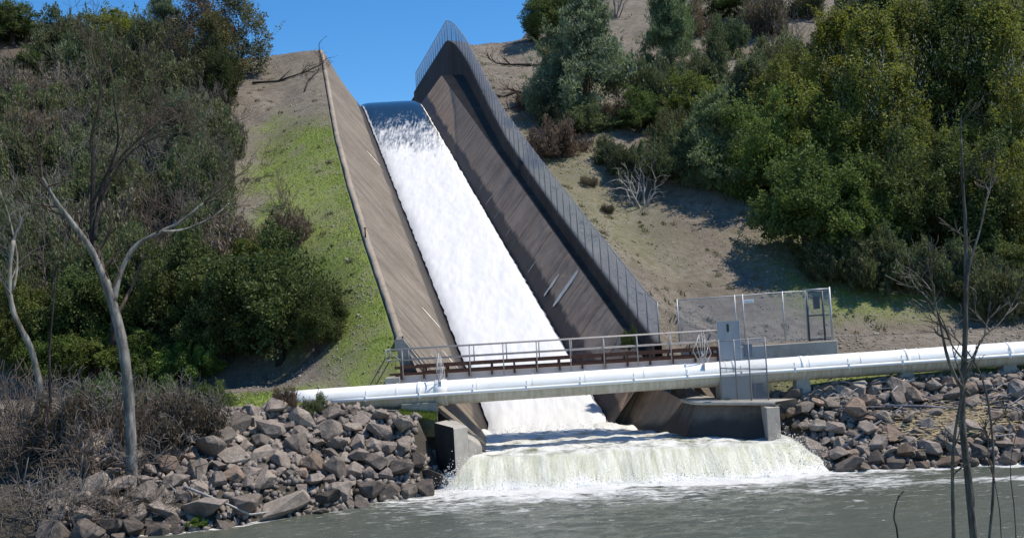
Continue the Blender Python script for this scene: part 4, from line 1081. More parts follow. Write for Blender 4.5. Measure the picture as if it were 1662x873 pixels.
mk('lime', V_); V_ = []
for s in range(3):
    me, C = crown(340 + s, 2.3, 5.2, .8, 80, 22000, .085, 'tall', 1.8, ('leaf_scrub', 'leaf_brown', 'leaf_pine')[s])
    rr = random.Random(s); m = MB()
    for _ in range(3): skeleton(m, Vector((rr.gauss(0, .15), rr.gauss(0, .15), -.3)), Vector((rr.gauss(0, .15), rr.gauss(0, .15), 1)), 2.6, .11, 4, rr, .5, .25, (2, 3), 5, .1, .008, .72)
    V_.append((m.me('trunk', M['bark_dark'], True), me, 6.4, 4.8))
mk('sparse', V_)
def twigmesh(seed, mat, h, stems, depth, rad, spread, up, kids=(2, 3), sh=.72):
    rr = random.Random(seed); m = MB()
    for _ in range(stems): skeleton(m, Vector((rr.gauss(0, .15), rr.gauss(0, .15), -.2)), Vector((rr.gauss(0, spread * .7), rr.gauss(0, spread * .7), 1)).normalized(), h, rad, depth, rr, spread, up, kids, 4, .14, .007, sh)
    return m.me('branches', M[mat], True)
mk('baregrey', [(None, twigmesh(400 + s, 'twig_grey', 1.1, 7, 4, .045, .45, .25, (2, 3)), 3.2, 3.2) for s in range(3)])
mk('barebrown', [(None, twigmesh(420 + s, 'twig_brown', 1.0, 8, 4, .04, .55, .2, (2, 3)), 2.8, 3.2) for s in range(3)])
mk('barewhite', [(None, twigmesh(440, 'twig_white', 1.0, 7, 3, .06, .75, -.05, (2, 4)), 2.2, 3.6)])
mk('thicket', [(None, twigmesh(460 + s, ('twig_grey', 'twig_brown', 'twig_grey')[s], .62, 16, 3, .020, .75, .10, (2, 3), .8), 1.5, 2.6) for s in range(3)])
M['twig_pale'] = bark('pale_twigs', (.20, .185, .16), (.42, .39, .34), 3)
mk('palebare', [(None, twigmesh(520 + s, 'twig_pale', 1.7, 3, 5, .05, .5, .22, (2, 3), .74), 5.4, 4.0) for s in range(3)])
mk('slimbare', [(None, twigmesh(500 + s, 'twig_grey', 1.9, 2, 5, .055, .42, .3, (2, 3), .72), 5.6, 3.2) for s in range(3)])
mk('darktree', [(None, twigmesh(480 + s, 'bark_dark', 1.7, 1, 5, .10, .55, .22, (2, 3), .72), 4.6, 3.4) for s in range(2)])
# lichen strands
def lichen_mesh(seed):
    rr = np.random.default_rng(seed); n = 420; a = rr.uniform(0, 6.28, n); q = 2.2 * np.sqrt(rr.random(n)); P = np.stack([np.cos(a) * q, np.sin(a) * q, rr.uniform(1.2, 6.8, n)], 1)
    P = np.repeat(P, 5, 0) + rr.normal(0, .10, (n * 5, 3)) * np.array([1, 1, 2.2]); v, f, t = cards(P, .034, rr, 5.0, np.array([0, 0, 1.5]), rr.uniform(0, 1, len(P)))
    return mesh('lichen', v, f, M['lichen'], False, dict(tint=t))
LICH = [lichen_mesh(1), lichen_mesh(2)]

NAMES = dict(oak=('oak_tree', 'dense dark green oak', 'tree', 'oaks on the hillside'), yellow=('bay_tree', 'yellow-green leafy tree', 'tree', 'yellow-green trees on the hillside'), pine=('pine_tree', 'grey-green pine', 'tree', 'grey pines on the hillside'),
             scrub=('scrub_bush', 'grey-green scrub bush', 'shrub', 'grey scrub on the hillside'), brownscrub=('scrub_bush', 'low brown scrub bush', 'shrub', 'grey scrub on the hillside'), tall=('tall_tree', 'tall narrow leafy tree hung with lichen', 'tree', 'tall trees on the right hillside'),
             lime=('green_bush', 'fresh bright green bush', 'bush', None), sparse=('sparse_tree', 'thin half-bare tree with dark branches', 'tree', 'half-bare trees on the hillside'), baregrey=('bare_shrub', 'leafless grey twiggy shrub', 'shrub', 'leafless shrubs'),
             barebrown=('bare_shrub', 'leafless brown twiggy shrub', 'shrub', 'leafless shrubs'), barewhite=('dead_shrub', 'bleached dead shrub', 'shrub', None), thicket=('brush_thicket', 'tangled grey-brown brush', 'brush', 'brush on the left bank'), palebare=('bare_tree', 'spreading pale twiggy tree', 'tree', 'pale twiggy trees on the left hillside'), slimbare=('bare_tree', 'slim pale leafless tree', 'tree', 'slim leafless trees on the left hillside'), darktree=('dead_tree', 'slim leafless dark tree', 'tree', None))
LABELS = {}
def plant(kind, px, pyb, hpx, wpx, where, tint=1.0, Y=None, vi=None, lab=None):
    p = hit(px, pyb) if Y is None else at(px, pyb, Y)
    if p is None: return
    x, Y_ = float(p[0]), float(p[1]); z = float(H(x, Y_))
    nm, base_, cat, grp = NAMES[kind]; var = KIND[kind]; tk, cr, nh, nw = var[random.randrange(len(var)) if vi is None else vi % len(var)]
    hz, wz = hpx * Y_ / F / nh, wpx * Y_ / F / nw
    label = lab or f'{base_} {where}'
    if len(label.split()) > 16: print('LONG', label)
    e = empty(nm, (x, Y_, z - .1), label, cat, grp)
    LABELS[label] = LABELS.get(label, 0) + 1
    e.rotation_euler = (0, 0, random.uniform(0, 6.28)); e.scale = (wz, wz, hz)
    c = tint if isinstance(tint, tuple) else (tint, tint, tint); j = random.uniform(.82, 1.28)
    c = (c[0] * j * random.uniform(.94, 1.06), c[1] * j, c[2] * j * random.uniform(.92, 1.08), 1)
    for nm_, me in (('trunk' if nm.endswith('tree') else 'stem', tk), ('crown' if tk is not None and nm.endswith('tree') else 'foliage' if tk is not None else 'branches', cr)):
        if me is None: continue
        o = link(bpy.data.objects.new(nm_, me)); o.parent = e; o.color = c
    if kind == 'tall':
        o = link(bpy.data.objects.new('lichen', random.choice(LICH))); o.parent = e
    return e
P = plant
#---- left hillside, near to far
P('oak', 455, 590, 205, 205, 'at the green slope foot, biggest dark bush left of the chute', .82, vi=0)
P('oak', 515, 578, 130, 95, 'tucked against the right side of the biggest dark bush', .85, vi=1)
P('oak', 375, 585, 190, 165, 'left of the biggest dark bush, behind the bright green bush', .75, vi=2)
P('oak', 300, 560, 175, 150, 'behind the tall pale trunk, above the bright green bush', .7, vi=3)
P('oak', 420, 470, 95, 120, 'above the biggest dark bush, beside the upper green slope', (1, .95, .8), vi=1)
P('lime', 312, 620, 72, 95, 'beside the dirt track left of the white pipe', .72, vi=0)
P('lime', 255, 628, 60, 80, 'just right of the tall pale trunk beside the track', .7, vi=1)
P('lime', 345, 545, 60, 70, 'in the shade below the dark oaks above the track', .6, vi=1)
P('oak', 195, 560, 130, 140, 'directly behind the tall pale trunk at mid height', (.85, .85, .8), vi=0)
P('oak', 110, 580, 150, 150, 'between the two pale trunks at the hill foot', (.75, .8, .75), vi=2)
P('yellow', 40, 600, 150, 130, 'behind the mottled trunk at the left edge of the track', (.7, .75, .8), vi=0)
P('scrub', 5, 560, 150, 120, 'at the far left of the hill foot', .8)
P('brownscrub', 470, 405, 75, 85, 'on the edge of the green slope halfway up', (.8, .75, .75))
P('darktree', 402, 365, 165, 95, 'on the upper edge of the green slope', 1, vi=0)
P('darktree', 398, 470, 140, 80, 'rising from the brown brush below the green slope edge', 1, vi=1)
P('barebrown', 455, 345, 70, 70, 'above the green slope edge, right of the slim dark trees')
P('brownscrub', 375, 250, 60, 70, 'on the tan scar left of the chute top', (.8, .8, .85))
mids = [('scrub', 60, 470, 120, 130), ('scrub', 150, 480, 120, 140), ('baregrey', 100, 420, 120, 120), ('scrub', 225, 480, 110, 130), ('barebrown', 270, 450, 120, 130), ('scrub', 330, 470, 100, 120), ('scrub', 30, 380, 110, 130),
        ('scrub', 110, 370, 110, 130), ('scrub', 190, 380, 110, 120), ('barebrown', 240, 390, 110, 120), ('barebrown', 310, 400, 110, 110), ('scrub', 350, 400, 90, 100), ('scrub', 60, 300, 100, 130), ('scrub', 150, 290, 100, 120), ('baregrey', 130, 250, 110, 110), ('scrub', 230, 300, 100, 120),
        ('pine', 290, 300, 150, 120), ('scrub', 330, 320, 90, 110), ('scrub', 20, 230, 90, 110), ('scrub', 100, 215, 80, 110), ('scrub', 180, 225, 90, 110), ('scrub', 250, 220, 90, 100), ('scrub', 310, 225, 90, 100), ('barebrown', 365, 300, 90, 90), ('baregrey', 345, 205, 90, 80)]
spots = ['far left above the mottled trunk', 'between the two pale trunks', 'behind the left limb of the tall pale trunk', 'just right of the tall pale fork', 'in the tangle right of the tall fork', 'above the dark oaks', 'at the left edge of the slope, mid height', 'left of the upright dark stem', 'behind the upright dark stem', 'right of the upright dark stem',
         'below the drooping brown branches', 'beside the slim dark tree', 'on the upper left slope below the round oak', 'left of the dead grey crown', 'with antler-like tips in the upper left', 'behind the upper twigs of the tall tree', 'in the middle of the upper left slope', 'left of the tan scar', 'below the pale bluff at the left edge', 'right of the pale bluff', 'under the yellow-green tree', 'below the right side of the yellow-green tree', 'under the half-bare trees', 'at the left edge of the tan scar', 'at the foot of the half-bare trees on the ridge']
for q, wh in zip(mids, spots): P(q[0], q[1], q[2], q[3], q[4], wh, .9)
extra = [(40, 430, 'between the mottled trunk and the far left scrub'), (175, 430, 'behind the fork of the tall trunk'), (300, 480, 'above the oaks right of the fork'), (250, 350, 'under the spreading twigs of the dark stem'), (90, 335, 'low between the left limb and the dark stem'), (200, 345, 'beside the upright dark stem, lower'), (15, 320, 'at the left edge below the round oak'), (270, 260, 'left of the slope pine'),
         (200, 265, 'in the gap below the yellow-green tree'), (60, 255, 'right below the round oak'), (340, 265, 'right of the slope pine'), (130, 190, 'left under the yellow-green tree'), (60, 190, 'under the round oak'), (215, 175, 'right under the yellow-green tree'), (290, 180, 'between the ridge pine and the slope pine'), (250, 150, 'under the ridge pine'), (150, 140, 'on the ridge left of the yellow-green tree'), (10, 175, 'below the corner oaks'),
         (330, 345, 'left of the slim dark trees'), (365, 430, 'below the slim dark trees'), (310, 350, 'right of the slope pine foot'), (20, 520, 'above the mottled trunk fork'), (240, 540, 'between the trunk and the dark oaks'), (160, 540, 'behind the tall trunk below its fork'), (70, 545, 'behind the mottled trunk at mid height')]
for a, b, wh in extra: P(random.choice(('scrub', 'scrub', 'scrub', 'brownscrub', 'baregrey')), a, b, random.uniform(85, 125), random.uniform(105, 140), wh, random.uniform(.8, 1.05))
#---- left ridge
P('oak', 45, 165, 85, 110, 'round, right below the pale bluff in the upper left corner', .75, vi=2)
P('oak', 20, 75, 80, 110, 'in the extreme upper left corner', .8, vi=1)
P('scrub', 95, 105, 85, 120, 'on the ridge between the corner oak and the yellow-green tree', .8)
P('yellow', 188, 100, 100, 125, 'on the left ridge against the sky', (.95, .95, .8), vi=1)
P('scrub', 250, 110, 100, 90, 'right behind the yellow-green ridge tree', .75)
P('pine', 272, 105, 120, 95, 'on the left ridge right of the yellow-green tree', (.75, .78, .8), vi=1)
P('sparse', 325, 130, 160, 110, 'on the left ridge with grey leaves against the sky', (.8, .75, .75), vi=1)
P('sparse', 385, 120, 150, 120, 'on the ridge beside the tan scar', (.8, .78, .85), vi=2)
P('oak', 355, 185, 120, 75, 'dark and narrow, under the half-bare trees on the ridge', (.5, .5, .55), vi=0)
P('sparse', 350, 150, 130, 100, 'behind the dark narrow oak on the left ridge', (.9, .8, .8), vi=0)
P('scrub', 140, 60, 70, 100, 'behind the yellow-green ridge tree on its left')
P('oak', 225, 40, 40, 70, 'dark, peeking over the left ridge', .7)
for a, b, c, d, wh in ((132, 185, 120, 80, 'with a pale antler crown under the yellow-green tree'), (75, 300, 130, 70, 'left of the tall trunk limb'), (228, 330, 120, 70, 'right of the upright dark stem'), (285, 420, 130, 80, 'above the dark oaks right of the fork'), (335, 395, 120, 70, 'left of the slim dark tree'), (30, 500, 170, 90, 'behind the mottled trunk'),
                        (110, 520, 160, 80, 'between the two pale trunks'), (255, 560, 150, 70, 'between the tall trunk and the dark oaks'), (200, 255, 90, 60, 'below the yellow-green tree'), (310, 290, 100, 70, 'in front of the slope pine')): P('slimbare', a, b, c, d, wh)
for a, b, c, d, wh in ((1280, 300, 140, 80, 'at the left edge of the big wood'), (1345, 250, 150, 80, 'inside the upper wood'), (1500, 350, 190, 90, 'in front of the tall trees'), (1600, 330, 180, 90, 'behind the bare sapling, upper'), (1425, 420, 150, 80, 'at the foot of the tall trees'), (1240, 200, 90, 70, 'on the slope left of the upper wood'), (1545, 110, 110, 70, 'at the top edge of the wood')):
    P('slimbare', a, b, c, d, wh + ' on the right hill')
P('oak', 245, 612, 75, 125, 'low, right behind the tall trunk beside the track', (.9, 1, .8), vi=3)
P('yellow', 165, 612, 85, 115, 'low, left behind the tall trunk beside the track', (.75, .85, .8), vi=1)
P('oak', 95, 622, 85, 125, 'low, between the pale trunks beside the track', (.85, .95, .8), vi=1)
P('scrub', 255, 668, 55, 95, 'on the bank top right of the tall trunk', (.85, 1.05, .7))
P('scrub', 160, 668, 60, 100, 'on the bank top left of the tall trunk', (.8, 1.0, .7))
P('lime', 320, 655, 32, 60, 'low, on the left end of the grass strip', .55, vi=0)
for a, b, c, d, wh in ((100, 470, 190, 120, 'standing clear of the scrub left of the fork'), (250, 330, 150, 110, 'above the right limb of the tall trunk'), (320, 260, 120, 90, 'in front of the slope pine'), (40, 400, 170, 110, 'at the left edge above the mottled trunk'), (190, 300, 130, 100, 'behind the dark stem, high'), (350, 330, 120, 90, 'left of the slim dark trees'), (130, 330, 140, 100, 'behind the left limb, high')): P('palebare', a, b, c, d, wh)
#---- left bank brush
tk = [(30, 760, 150, 190), (95, 745, 130, 170), (150, 780, 120, 150), (240, 775, 110, 150), (290, 730, 100, 140), (330, 700, 80, 110), (60, 850, 120, 180), (130, 855, 110, 150), (205, 840, 80, 130), (265, 835, 60, 110), (280, 680, 90, 120), (180, 700, 120, 150), (20, 690, 120, 150), (110, 680, 110, 140), (235, 690, 90, 110)]
tw = ['at the left edge above the waterline', 'below the mottled trunk', 'left of the tall trunk foot', 'just right of the tall trunk foot', 'under the brown bushes right of the tall trunk', 'where the brush meets the riprap', 'in the lower left corner by the water', 'at the waterline left of the tall trunk', 'at the waterline below the tall trunk', 'at the waterline right of the tall trunk', 'beside the left grass strip', 'behind the tall trunk foot', 'at the left edge beside the track', 'behind the mottled trunk foot', 'right behind the tall trunk above the rocks']
for q, wh in zip(tk, tw): P('thicket', *q, wh)
P('brownscrub', 300, 715, 85, 130, 'above the riprap right of the tall pale trunk', (.5, .47, .46))
P('brownscrub', 240, 730, 80, 110, 'against the tall pale trunk on its right', (.55, .5, .52))
P('brownscrub', 110, 720, 90, 140, 'on the bank between the pale trunks', (.5, .48, .46))
P('brownscrub', 462, 668, 45, 45, 'small, between the grass strip and the buried pipe end', (.7, .6, .6))
P('scrub', 350, 665, 45, 70, 'small, on the grass strip', (.8, .9, .6))
P('scrub', 512, 672, 30, 45, 'small, at the buried end of the white pipe', (.8, .8, .7))
P('lime', 468, 846, 14, 30, '', .8, Y=39.9, lab='small moss-green tuft at the waterline below the broad pale slab')
P('lime', 320, 862, 18, 34, '', .8, Y=38.9, lab='small moss-green tuft at the waterline right of the tall trunk')
#---- right hillside
P('oak', 890, 75, 95, 90, 'on the skyline right of the fence crest', (.8, .9, .95), vi=0)
P('pine', 955, 190, 205, 165, 'big and full, just right of the fence crest', (.85, .95, 1.0), vi=0)
P('pine', 905, 175, 130, 100, 'smaller, leaning on the left side of the big full pine', (.85, .9, .9), vi=1)
P('pine', 1090, 115, 165, 95, 'narrow, right of the big full pine at the top', (.8, .9, .8), vi=2)
P('oak', 1040, 215, 75, 80, 'small and round, below the narrow pine', (.75, .8, .75), vi=3)
P('scrub', 950, 215, 50, 110, 'hiding the foot of the big full pine', (.75, .8, .75))
P('brownscrub', 1000, 205, 45, 80, 'right of the foot of the big full pine', (.7, .65, .62))
P('scrub', 900, 205, 55, 80, 'left of the foot of the big full pine', (.65, .7, .7))
P('brownscrub', 905, 255, 65, 110, 'beside the upper fence under the big pine', (.85, .75, .75))
P('brownscrub', 865, 180, 40, 60, 'on the fallen branches beside the fence crest', (.7, .6, .6))
P('scrub', 990, 268, 48, 60, 'small, between the scrub by the fence and the bleached shrub', .7)
P('barewhite', 1040, 335, 95, 115, 'on the bare slope right of the fence', 1)
P('scrub', 1060, 300, 75, 100, 'right behind the bleached shrub', .75)
P('scrub', 1015, 285, 55, 60, 'left behind the bleached shrub', .7)
P('oak', 1195, 30, 75, 110, 'dark, at the top of the right hill', (.75, .85, .85), vi=2)
P('scrub', 1175, 95, 65, 80, 'below the dark oak at the top of the right hill', (.7, .8, .8))
P('scrub', 1310, 30, 50, 70, 'near the top edge on the bare upper slope', .8)
P('yellow', 1130, 215, 95, 110, 'right of the small round oak', (.7, .75, .75), vi=0)
P('scrub', 1090, 240, 60, 80, 'between the small round oak and the yellow-green tree', .8)
P('pine', 1172, 305, 160, 140, 'wide, in the middle of the right slope', (.9, .95, .85), vi=1)
P('pine', 1225, 220, 130, 120, 'behind the wide pine on the right slope', (.85, .9, .85), vi=2)
rt_ = [('oak', 1255, 330, 170, 140, 'at the left front of the big wood', (.95, 1, .85)), ('yellow', 1260, 250, 150, 130, 'behind the left front of the big wood', (.85, .85, .85)), ('oak', 1310, 425, 190, 180, 'at the wood edge, casting shade on the bare slope', (.9, 1, .9)), ('yellow', 1330, 330, 190, 160, 'in the middle of the wood front', (.9, .95, .9)),
       ('oak', 1390, 440, 190, 170, 'in the front row of the wood above the track', (.85, .95, .85)), ('tall', 1375, 280, 250, 130, 'with a yellow-brown top behind the wood front', (1.05, .95, .62)), ('tall', 1440, 330, 300, 150, 'in the centre of the right wood', .95), ('tall', 1500, 300, 290, 140, 'right of the central tall tree', .9), ('tall', 1565, 300, 300, 150, 'behind the bare sapling', .95),
       ('tall', 1635, 320, 300, 150, 'at the right edge of the picture', .95), ('oak', 1470, 420, 200, 170, 'below the central tall tree', .9), ('oak', 1560, 430, 210, 180, 'low, behind the bare sapling', .85), ('yellow', 1520, 370, 180, 150, 'between the low oaks behind the sapling', .85), ('yellow', 1640, 430, 200, 170, 'low at the right edge of the picture', .8),
       ('tall', 1470, 190, 230, 120, 'breaking the top edge, centre of the wood', .85), ('tall', 1560, 180, 220, 120, 'near the top edge above the sapling', .85), ('yellow', 1300, 190, 120, 110, 'on the upper left of the wood', (.75, .75, .8)), ('scrub', 1245, 150, 80, 100, 'on the upper slope left of the wood', .8), ('scrub', 1350, 130, 70, 90, 'above the wood on the bare upper slope', .75), ('oak', 1640, 110, 90, 110, 'dark, in the upper right corner', .6),
       ('scrub', 1620, 190, 90, 110, 'below the dark oak of the upper right corner', .8), ('oak', 1420, 110, 110, 110, 'dark, behind the highest tall tree', .75), ('pine', 1400, 210, 150, 110, 'in the upper middle of the wood', .85), ('pine', 1530, 120, 130, 100, 'by the top edge between the tall trees', .85)]
for k, a, b, c, d, wh, ti in rt_: P(k, a, b, c, d, wh, ti)
extra = [('scrub', 1285, 130, 'above the upper left of the wood'), ('scrub', 1220, 175, 'left of the upper wood'), ('scrub', 1150, 160, 'below the narrow pine'), ('scrub', 1120, 285, 'left of the wide pine foot'), ('scrub', 1350, 200, 'in the upper wood gap'), ('scrub', 1400, 60, 'on the bare top behind the wood'), ('baregrey', 1480, 60, 'at the top edge behind the wood'), ('scrub', 1590, 50, 'at the top edge on the right'),
         ('baregrey', 1280, 90, 'on the bare upper right slope'), ('scrub', 1210, 265, 'behind the wide pine foot'), ('scrub', 1065, 175, 'left below the narrow pine'), ('scrub', 1600, 130, 'beside the upper right corner oak'), ('brownscrub', 1120, 60, 'right of the narrow pine top'), ('baregrey', 1000, 30, 'at the top right of the big full pine'), ('brownscrub', 1240, 60, 'right of the dark top oak'), ('scrub', 1650, 50, 'at the very top right corner')]
for k, a, b, wh in extra: P(k, a, b, random.uniform(70, 100), random.uniform(80, 115), wh, random.uniform(.75, 1.0))
low = [('scrub', 1420, 470, 95, 130, 'at the foot of the wood, left end'), ('scrub', 1480, 478, 95, 120, 'at the foot of the wood, second from its left end'), ('scrub', 1560, 480, 85, 110, 'behind the bare sapling at the wood foot'), ('scrub', 1640, 515, 110, 130, 'at the right edge above the track'), ('baregrey', 1530, 485, 90, 80, 'against the wood foot left of the bare sapling'), ('scrub', 1350, 455, 70, 110, 'in the shade at the wood edge'), ('scrub', 1600, 500, 80, 90, 'right of the bare sapling above the track'), ('oak', 1625, 470, 90, 120, 'low and dark behind the scrub at the right edge')]
for k, a, b, c, d, wh in low: P(k, a, b, c, d, wh, .8)
P('scrub', 1020, 540, 34, 30, '', (.7, .8, .5), Y=52.4, lab='little green shrub rooted on the wall ledge below the fence')
for i, (a, b, c) in enumerate(((985, 345, 16), (955, 300, 18))):
    P('brownscrub', a, b, c, c * 1.8, ('against the fence, lower', 'against the fence, upper')[i], .7)

# ------------------------------------------------------------------ large bare trees
def bare_tree(name, label, mat, Y, stems, seed, twig=(3, .9, .5), nodes=4, tmat=None, rooted=True):
    """stems: (list of photograph pixels, start radius, end radius, depth drift in metres)"""
    rr = random.Random(seed); q0 = stems[0][0][0]; b = at(q0[0], q0[1], Y); zg = float(H(b[0], Y))
    e = empty(name, (float(b[0]), Y, zg), label, 'tree')
    m, tw_ = MB(), MB()
    for si, (px, r0, r1, drift) in enumerate(stems):
        n = len(px); pts = []
        for i, (a, c) in enumerate(px): pts.append(Vector(at(a, c, Y + drift * i / max(1, n - 1))))
        if si == 0 and rooted: pts[0].z = min(pts[0].z, zg - .2)
        fine = []                             # smooth the polyline
        for i in range(n - 1):
            p0, p1, p2, p3 = pts[max(i - 1, 0)], pts[i], pts[i + 1], pts[min(i + 2, n - 1)]
            for k in range(4):
                t = k / 4; fine.append(.5 * ((2 * p1) + (p2 - p0) * t + (2 * p0 - 5 * p1 + 4 * p2 - p3) * t * t + (3 * p1 - p0 - 3 * p2 + p3) * t ** 3))
        fine.append(pts[-1]); k = len(fine)
        rs = [(r0 + (r1 - r0) * (i / (k - 1)) ** .8) * (1 + rr.uniform(-.07, .10)) for i in range(k)]
        if si == 0: rs[0] *= 1.35; rs[1] *= 1.15
        m.tube(fine, rs, 10 if si == 0 else 7)
        for _ in range(nodes if si else max(1, nodes // 2)):
            i = rr.randint(int(k * (.35 if si else .7)), k - 1); d = (fine[min(i + 1, k - 1)] - fine[max(i - 1, 0)]).normalized()
            d = (d + Vector((rr.gauss(0, .6), rr.gauss(0, .6), rr.gauss(.1, .4)))).normalized()
            skeleton(tw_, fine[i], d, twig[1] * rr.uniform(.6, 1.2), max(.012, rs[i] * .5), twig[0], rr, twig[2], .12, (2, 3), 5, .13, .006, .74)
        skeleton(tw_, fine[-1], (fine[-1] - fine[-3]).normalized(), twig[1], r1, twig[0], rr, twig[2], .12, (2, 3), 5, .13, .006, .74)
    m.build('trunk', M[mat], None, True).parent = e
    tw_.build('branches', M[tmat or mat], None, True).parent = e
    for c in e.children: c.matrix_parent_inverse = Matrix.Translation(e.location).inverted()
    return e
hb = hit(213, 795, 34); YT = float(hb[1]) if hb is not None else 40.0
bare_tree('bare_tree', 'tall bare tree with a forked pale grey trunk on the left bank', 'bark_grey', YT,
          [([(214, 812), (213, 720), (207, 620), (196, 545), (182, 490), (172, 455)], .225, .17, 0), ([(178, 478), (150, 408), (112, 355), (88, 322), (68, 288)], .15, .06, -1.0),
           ([(184, 490), (196, 440), (222, 398), (262, 376), (296, 358), (330, 330)], .14, .045, 1.0), ([(262, 376), (300, 372), (345, 352), (372, 330)], .05, .02, 1.5)], 3, (3, 1.2, .5), 5, 'bark_brown')
bare_tree('bare_tree', 'upright dark-stemmed bare tree rising behind the fork of the pale trunk', 'bark_dark', YT + .5,
          [([(186, 560), (183, 500), (162, 440), (150, 395), (150, 330), (151, 262), (148, 225), (160, 180), (163, 140), (155, 110)], .15, .03, .5), ([(154, 390), (160, 330), (178, 280), (190, 250)], .08, .03, 1.0), ([(178, 280), (205, 245), (240, 215), (265, 200)], .05, .015, 1.0),
           ([(150, 330), (190, 240), (186, 170), (180, 120)], .06, .015, -1), ([(160, 330), (200, 260), (250, 225), (300, 215)], .05, .015, 1)], 7, (4, 1.3, .55), 6, 'bark_brown', False)
hb = hit(62, 720, 34); Y2 = float(hb[1]) if hb is not None else 41.0
bare_tree('bare_tree', 'slimmer mottled pale trunk leaning at the left edge', 'bark_mottle', Y2,
          [([(66, 735), (62, 660), (64, 625), (50, 565), (30, 525), (18, 490), (16, 440), (22, 390)], .17, .07, 0), ([(18, 490), (5, 455), (-12, 430)], .07, .03, .5), ([(22, 470), (28, 420), (14, 350), (-4, 300)], .06, .02, .5)], 9, (3, 1.0, .5), 5, 'twig_grey')
bare_tree('bare_tree', 'thin crooked dark stem between the two pale trunks', 'bark_dark', Y2 + 1.5,
          [([(82, 650), (80, 580), (86, 500), (90, 450)], .07, .03, 0)], 10, (3, .8, .5), 4)
bare_tree('bare_sapling', 'bare grey sapling in front of the river on the near bank', 'bark_sapling', 13.0,
          [([(1600, 990), (1584, 900), (1572, 780), (1562, 680), (1566, 560), (1568, 460), (1567, 370), (1563, 300), (1560, 225)], .060, .011, .2), ([(1567, 478), (1574, 430), (1590, 375), (1600, 330), (1606, 312)], .022, .006, .3),
           ([(1572, 640), (1555, 620), (1538, 580), (1527, 530), (1518, 490), (1512, 455)], .030, .007, -.2), ([(1545, 960), (1548, 880), (1546, 760), (1552, 690), (1566, 620)], .030, .014, -.1), ([(1566, 620), (1590, 555), (1622, 525), (1640, 500)], .014, .005, .3),
           ([(1570, 590), (1545, 560), (1530, 520), (1500, 475)], .014, .004, -.3), ([(1600, 930), (1612, 800), (1610, 700), (1596, 620), (1570, 570), (1535, 535)], .020, .007, .2)], 12, (2, .30, .45), 3)
bare_tree('bare_sapling', 'single thin bent shoot rising from the near bank left of the sapling', 'bark_dark', 12.0,
          [([(1462, 960), (1458, 880), (1451, 840), (1456, 812), (1462, 802)], .014, .005, 0)], 13, (0, .05, .3), 0)
for i, (a, lab) in enumerate((([(1650, 990), (1648, 850), (1640, 760), (1652, 690)], 'thin wispy shoot right of the sapling on the near bank'), ([(1622, 990), (1625, 870), (1618, 800), (1604, 740)], 'thin wispy shoot against the right side of the sapling'))):
    bare_tree('bare_sapling', lab, 'bark_brown', 12.5 + .3 * i, [(a, .010, .003, .1)], 20 + i, (2, .22, .4), 3)

# ------------------------------------------------------------------ driftwood, sticks and fallen branches
def stick(pxs, Y, r0, lab, mat='driftwood', name='driftwood', grp='driftwood on the right bank', lift=.25):
    pts = []
    for a, b in pxs:
        p = hit(a, b, 36, 120) if Y is None else at(a, b, Y); p = Vector(p); p.z = float(H(p.x, p.y)) + lift; pts.append(p)
    if len(pts) == 2: pts.insert(1, pts[0].lerp(pts[1], .5) + Vector((random.gauss(0, .06), 0, random.gauss(.05, .05))))
    k = len(pts); o = MB().tube(pts, [r0 * (1 - .55 * i / (k - 1)) for i in range(k)], 7).build(name, M[mat], None, True)
    tag(o, lab, 'driftwood', grp); return o
stick([(1365, 742), (1420, 705), (1472, 672)], None, .075, 'long pale drift log slanting up the middle of the right riprap')
stick([(1440, 678), (1500, 676), (1560, 682)], None, .08, 'straight grey log lying level in front of the bare sapling', lift=.4)
stick([(1600, 722), (1640, 720), (1690, 722)], None, .06, 'pale stick lying level low on the far right bank', 'twig_white')
stick([(1440, 668), (1455, 655), (1470, 640)], None, .05, 'short pale stick propped above the straight grey log', 'twig_white', lift=.5)
rr = random.Random(77)
zones = [('in the driftwood jam at the far right', 1590, 1670, 640, 690, 44), ('along the top of the right riprap', 1330, 1480, 632, 652, 20), ('behind the wing wall boulders', 1340, 1390, 650, 690, 14), ('scattered over the right riprap', 1390, 1580, 650, 735, 16)]
for wh, xa, xb, ya, yb, n in zones:
    for i in range(n):
        a, b = rr.uniform(xa, xb), rr.uniform(ya, yb); L = rr.uniform(18, 60); g = rr.gauss(.12, .35)
        th = 'thin' if L < 32 else 'long'; tint = rr.choice(('driftwood', 'driftwood', 'twig_white', 'twig_grey'))
        tn = dict(driftwood='grey', twig_white='bleached', twig_grey='dull brown')[tint]
        lean = 'rising' if g > .3 else 'falling' if g < -.08 else 'level'
        stick([(a, b), (a + L * math.cos(g), b - L * math.sin(g))], None, rr.uniform(.022, .05), f'{th} {tn} stick {lean} to the right, {wh}', tint, lift=rr.uniform(.15, .5))
zones = [('in the brush below the mottled trunk', 20, 140, 740, 850, 16), ('around the foot of the tall pale trunk', 150, 300, 740, 840, 16)]
for wh, xa, xb, ya, yb, n in zones:
    for i in range(n):
        a, b = rr.uniform(xa, xb), rr.uniform(ya, yb); L = rr.uniform(25, 80); g = rr.gauss(.5, .8); tint = rr.choice(('twig_grey', 'twig_white', 'bark_brown'))
        p = hit(a, b, 34, 60)
        if p is None: continue
        p = Vector(p); q = p + Vector((L * math.cos(g) * p.y / F, rr.gauss(0, .5), abs(L * math.sin(g)) * p.y / F)); mid = p.lerp(q, .5) + Vector((0, rr.gauss(0, .1), .08))
        o = MB().tube([p, mid, q], [.035, .028, .012], 6).build('fallen_branch', M[tint], None, True)
        tag(o, f"{'long' if L > 50 else 'short'} {dict(twig_grey='grey', twig_white='bleached', bark_brown='brown')[tint]} dead branch {'standing up' if math.sin(abs(g)) > .6 else 'lying'} {wh}", 'branch', 'dead branches on the left bank')
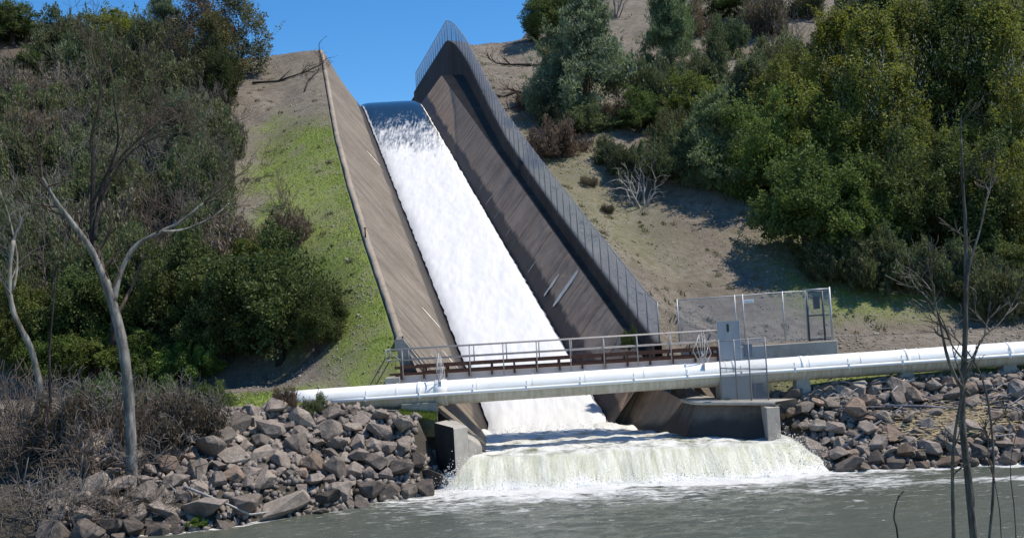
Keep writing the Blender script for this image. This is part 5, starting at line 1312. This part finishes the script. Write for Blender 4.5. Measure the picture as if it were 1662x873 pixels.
o = stick([(300, 815), (352, 838), (408, 858), (440, 852)], None, .06, 'crooked pale branch lying along the left waterline', 'twig_white', 'fallen_branch', None, .5)
# dead reeds caught on the right bank
n_ = 1300; c_ = hit(1545, 702); xs = c_[0] + rng.normal(0, 1.3, n_); Ys = c_[1] + rng.normal(0, .35, n_); zs = H(xs, Ys) + rng.uniform(.15, .5, n_)
a_ = rng.normal(0, .5, n_); Lr = rng.uniform(.2, .7, n_); dx, dz = np.cos(a_) * Lr, np.sin(a_) * Lr * .35
M['reed'] = leaf('dry_reed', (.42, .33, .19), .35, .1)
v = np.stack([np.stack([xs, Ys, zs], 1), np.stack([xs, Ys + .02, zs + .025], 1), np.stack([xs + dx, Ys, zs + dz], 1)], 1).reshape(-1, 3)
tag(obj('reed_litter', mesh('reed_litter', v, np.arange(3 * n_).reshape(n_, 3), M['reed'], False, dict(tint=np.repeat(rng.random(n_), 3)))), 'mat of tan dead reeds caught among the right riprap', 'litter', kind='stuff')
# fallen branches on the upper slopes
def slope_branch(pxs, r0, lab, seed, mat='bark_dark'):
    rr = random.Random(seed); pts = [Vector(hit(a, b)) + Vector((0, 0, .18)) for a, b in pxs]; m = MB(); k = len(pts)
    m.tube(pts, [r0 * (1 - .6 * i / (k - 1)) for i in range(k)], 6)
    for i in range(1, k):
        for _ in range(3): skeleton(m, pts[i], (pts[i] - pts[i - 1]).normalized() + Vector((rr.gauss(0, .5), rr.gauss(0, .5), rr.uniform(0, .6))), 1.0, r0 * .4, 2, rr, .6, .1, (2, 3), 4, .15, .012, .7)
    tag(m.build('fallen_branch', M[mat], None, True), lab, 'branch')
slope_branch([(895, 112), (860, 108), (830, 108), (806, 106)], .16, 'upper dark fallen branch beside the fence crest', 1)
slope_branch([(905, 160), (870, 156), (840, 152), (818, 160)], .16, 'middle dark fallen branch beside the upper fence', 2)
slope_branch([(890, 172), (855, 172), (825, 180)], .12, 'lowest dark fallen branch beside the upper fence', 3)
slope_branch([(410, 138), (450, 135), (490, 122), (520, 108)], .12, 'thin dark branch lying across the tan scar left of the chute top', 4)
slope_branch([(495, 150), (500, 135), (515, 120)], .07, 'small twiggy branch near the top of the tan scar', 5)
bare_tree('bare_sapling', 'little bare sprig poking up beside the crest of the left wall', 'bark_dark', 107.0, [([(519, 82), (518, 72), (524, 64)], .05, .02, 0)], 31, (1, .35, .5), 2)
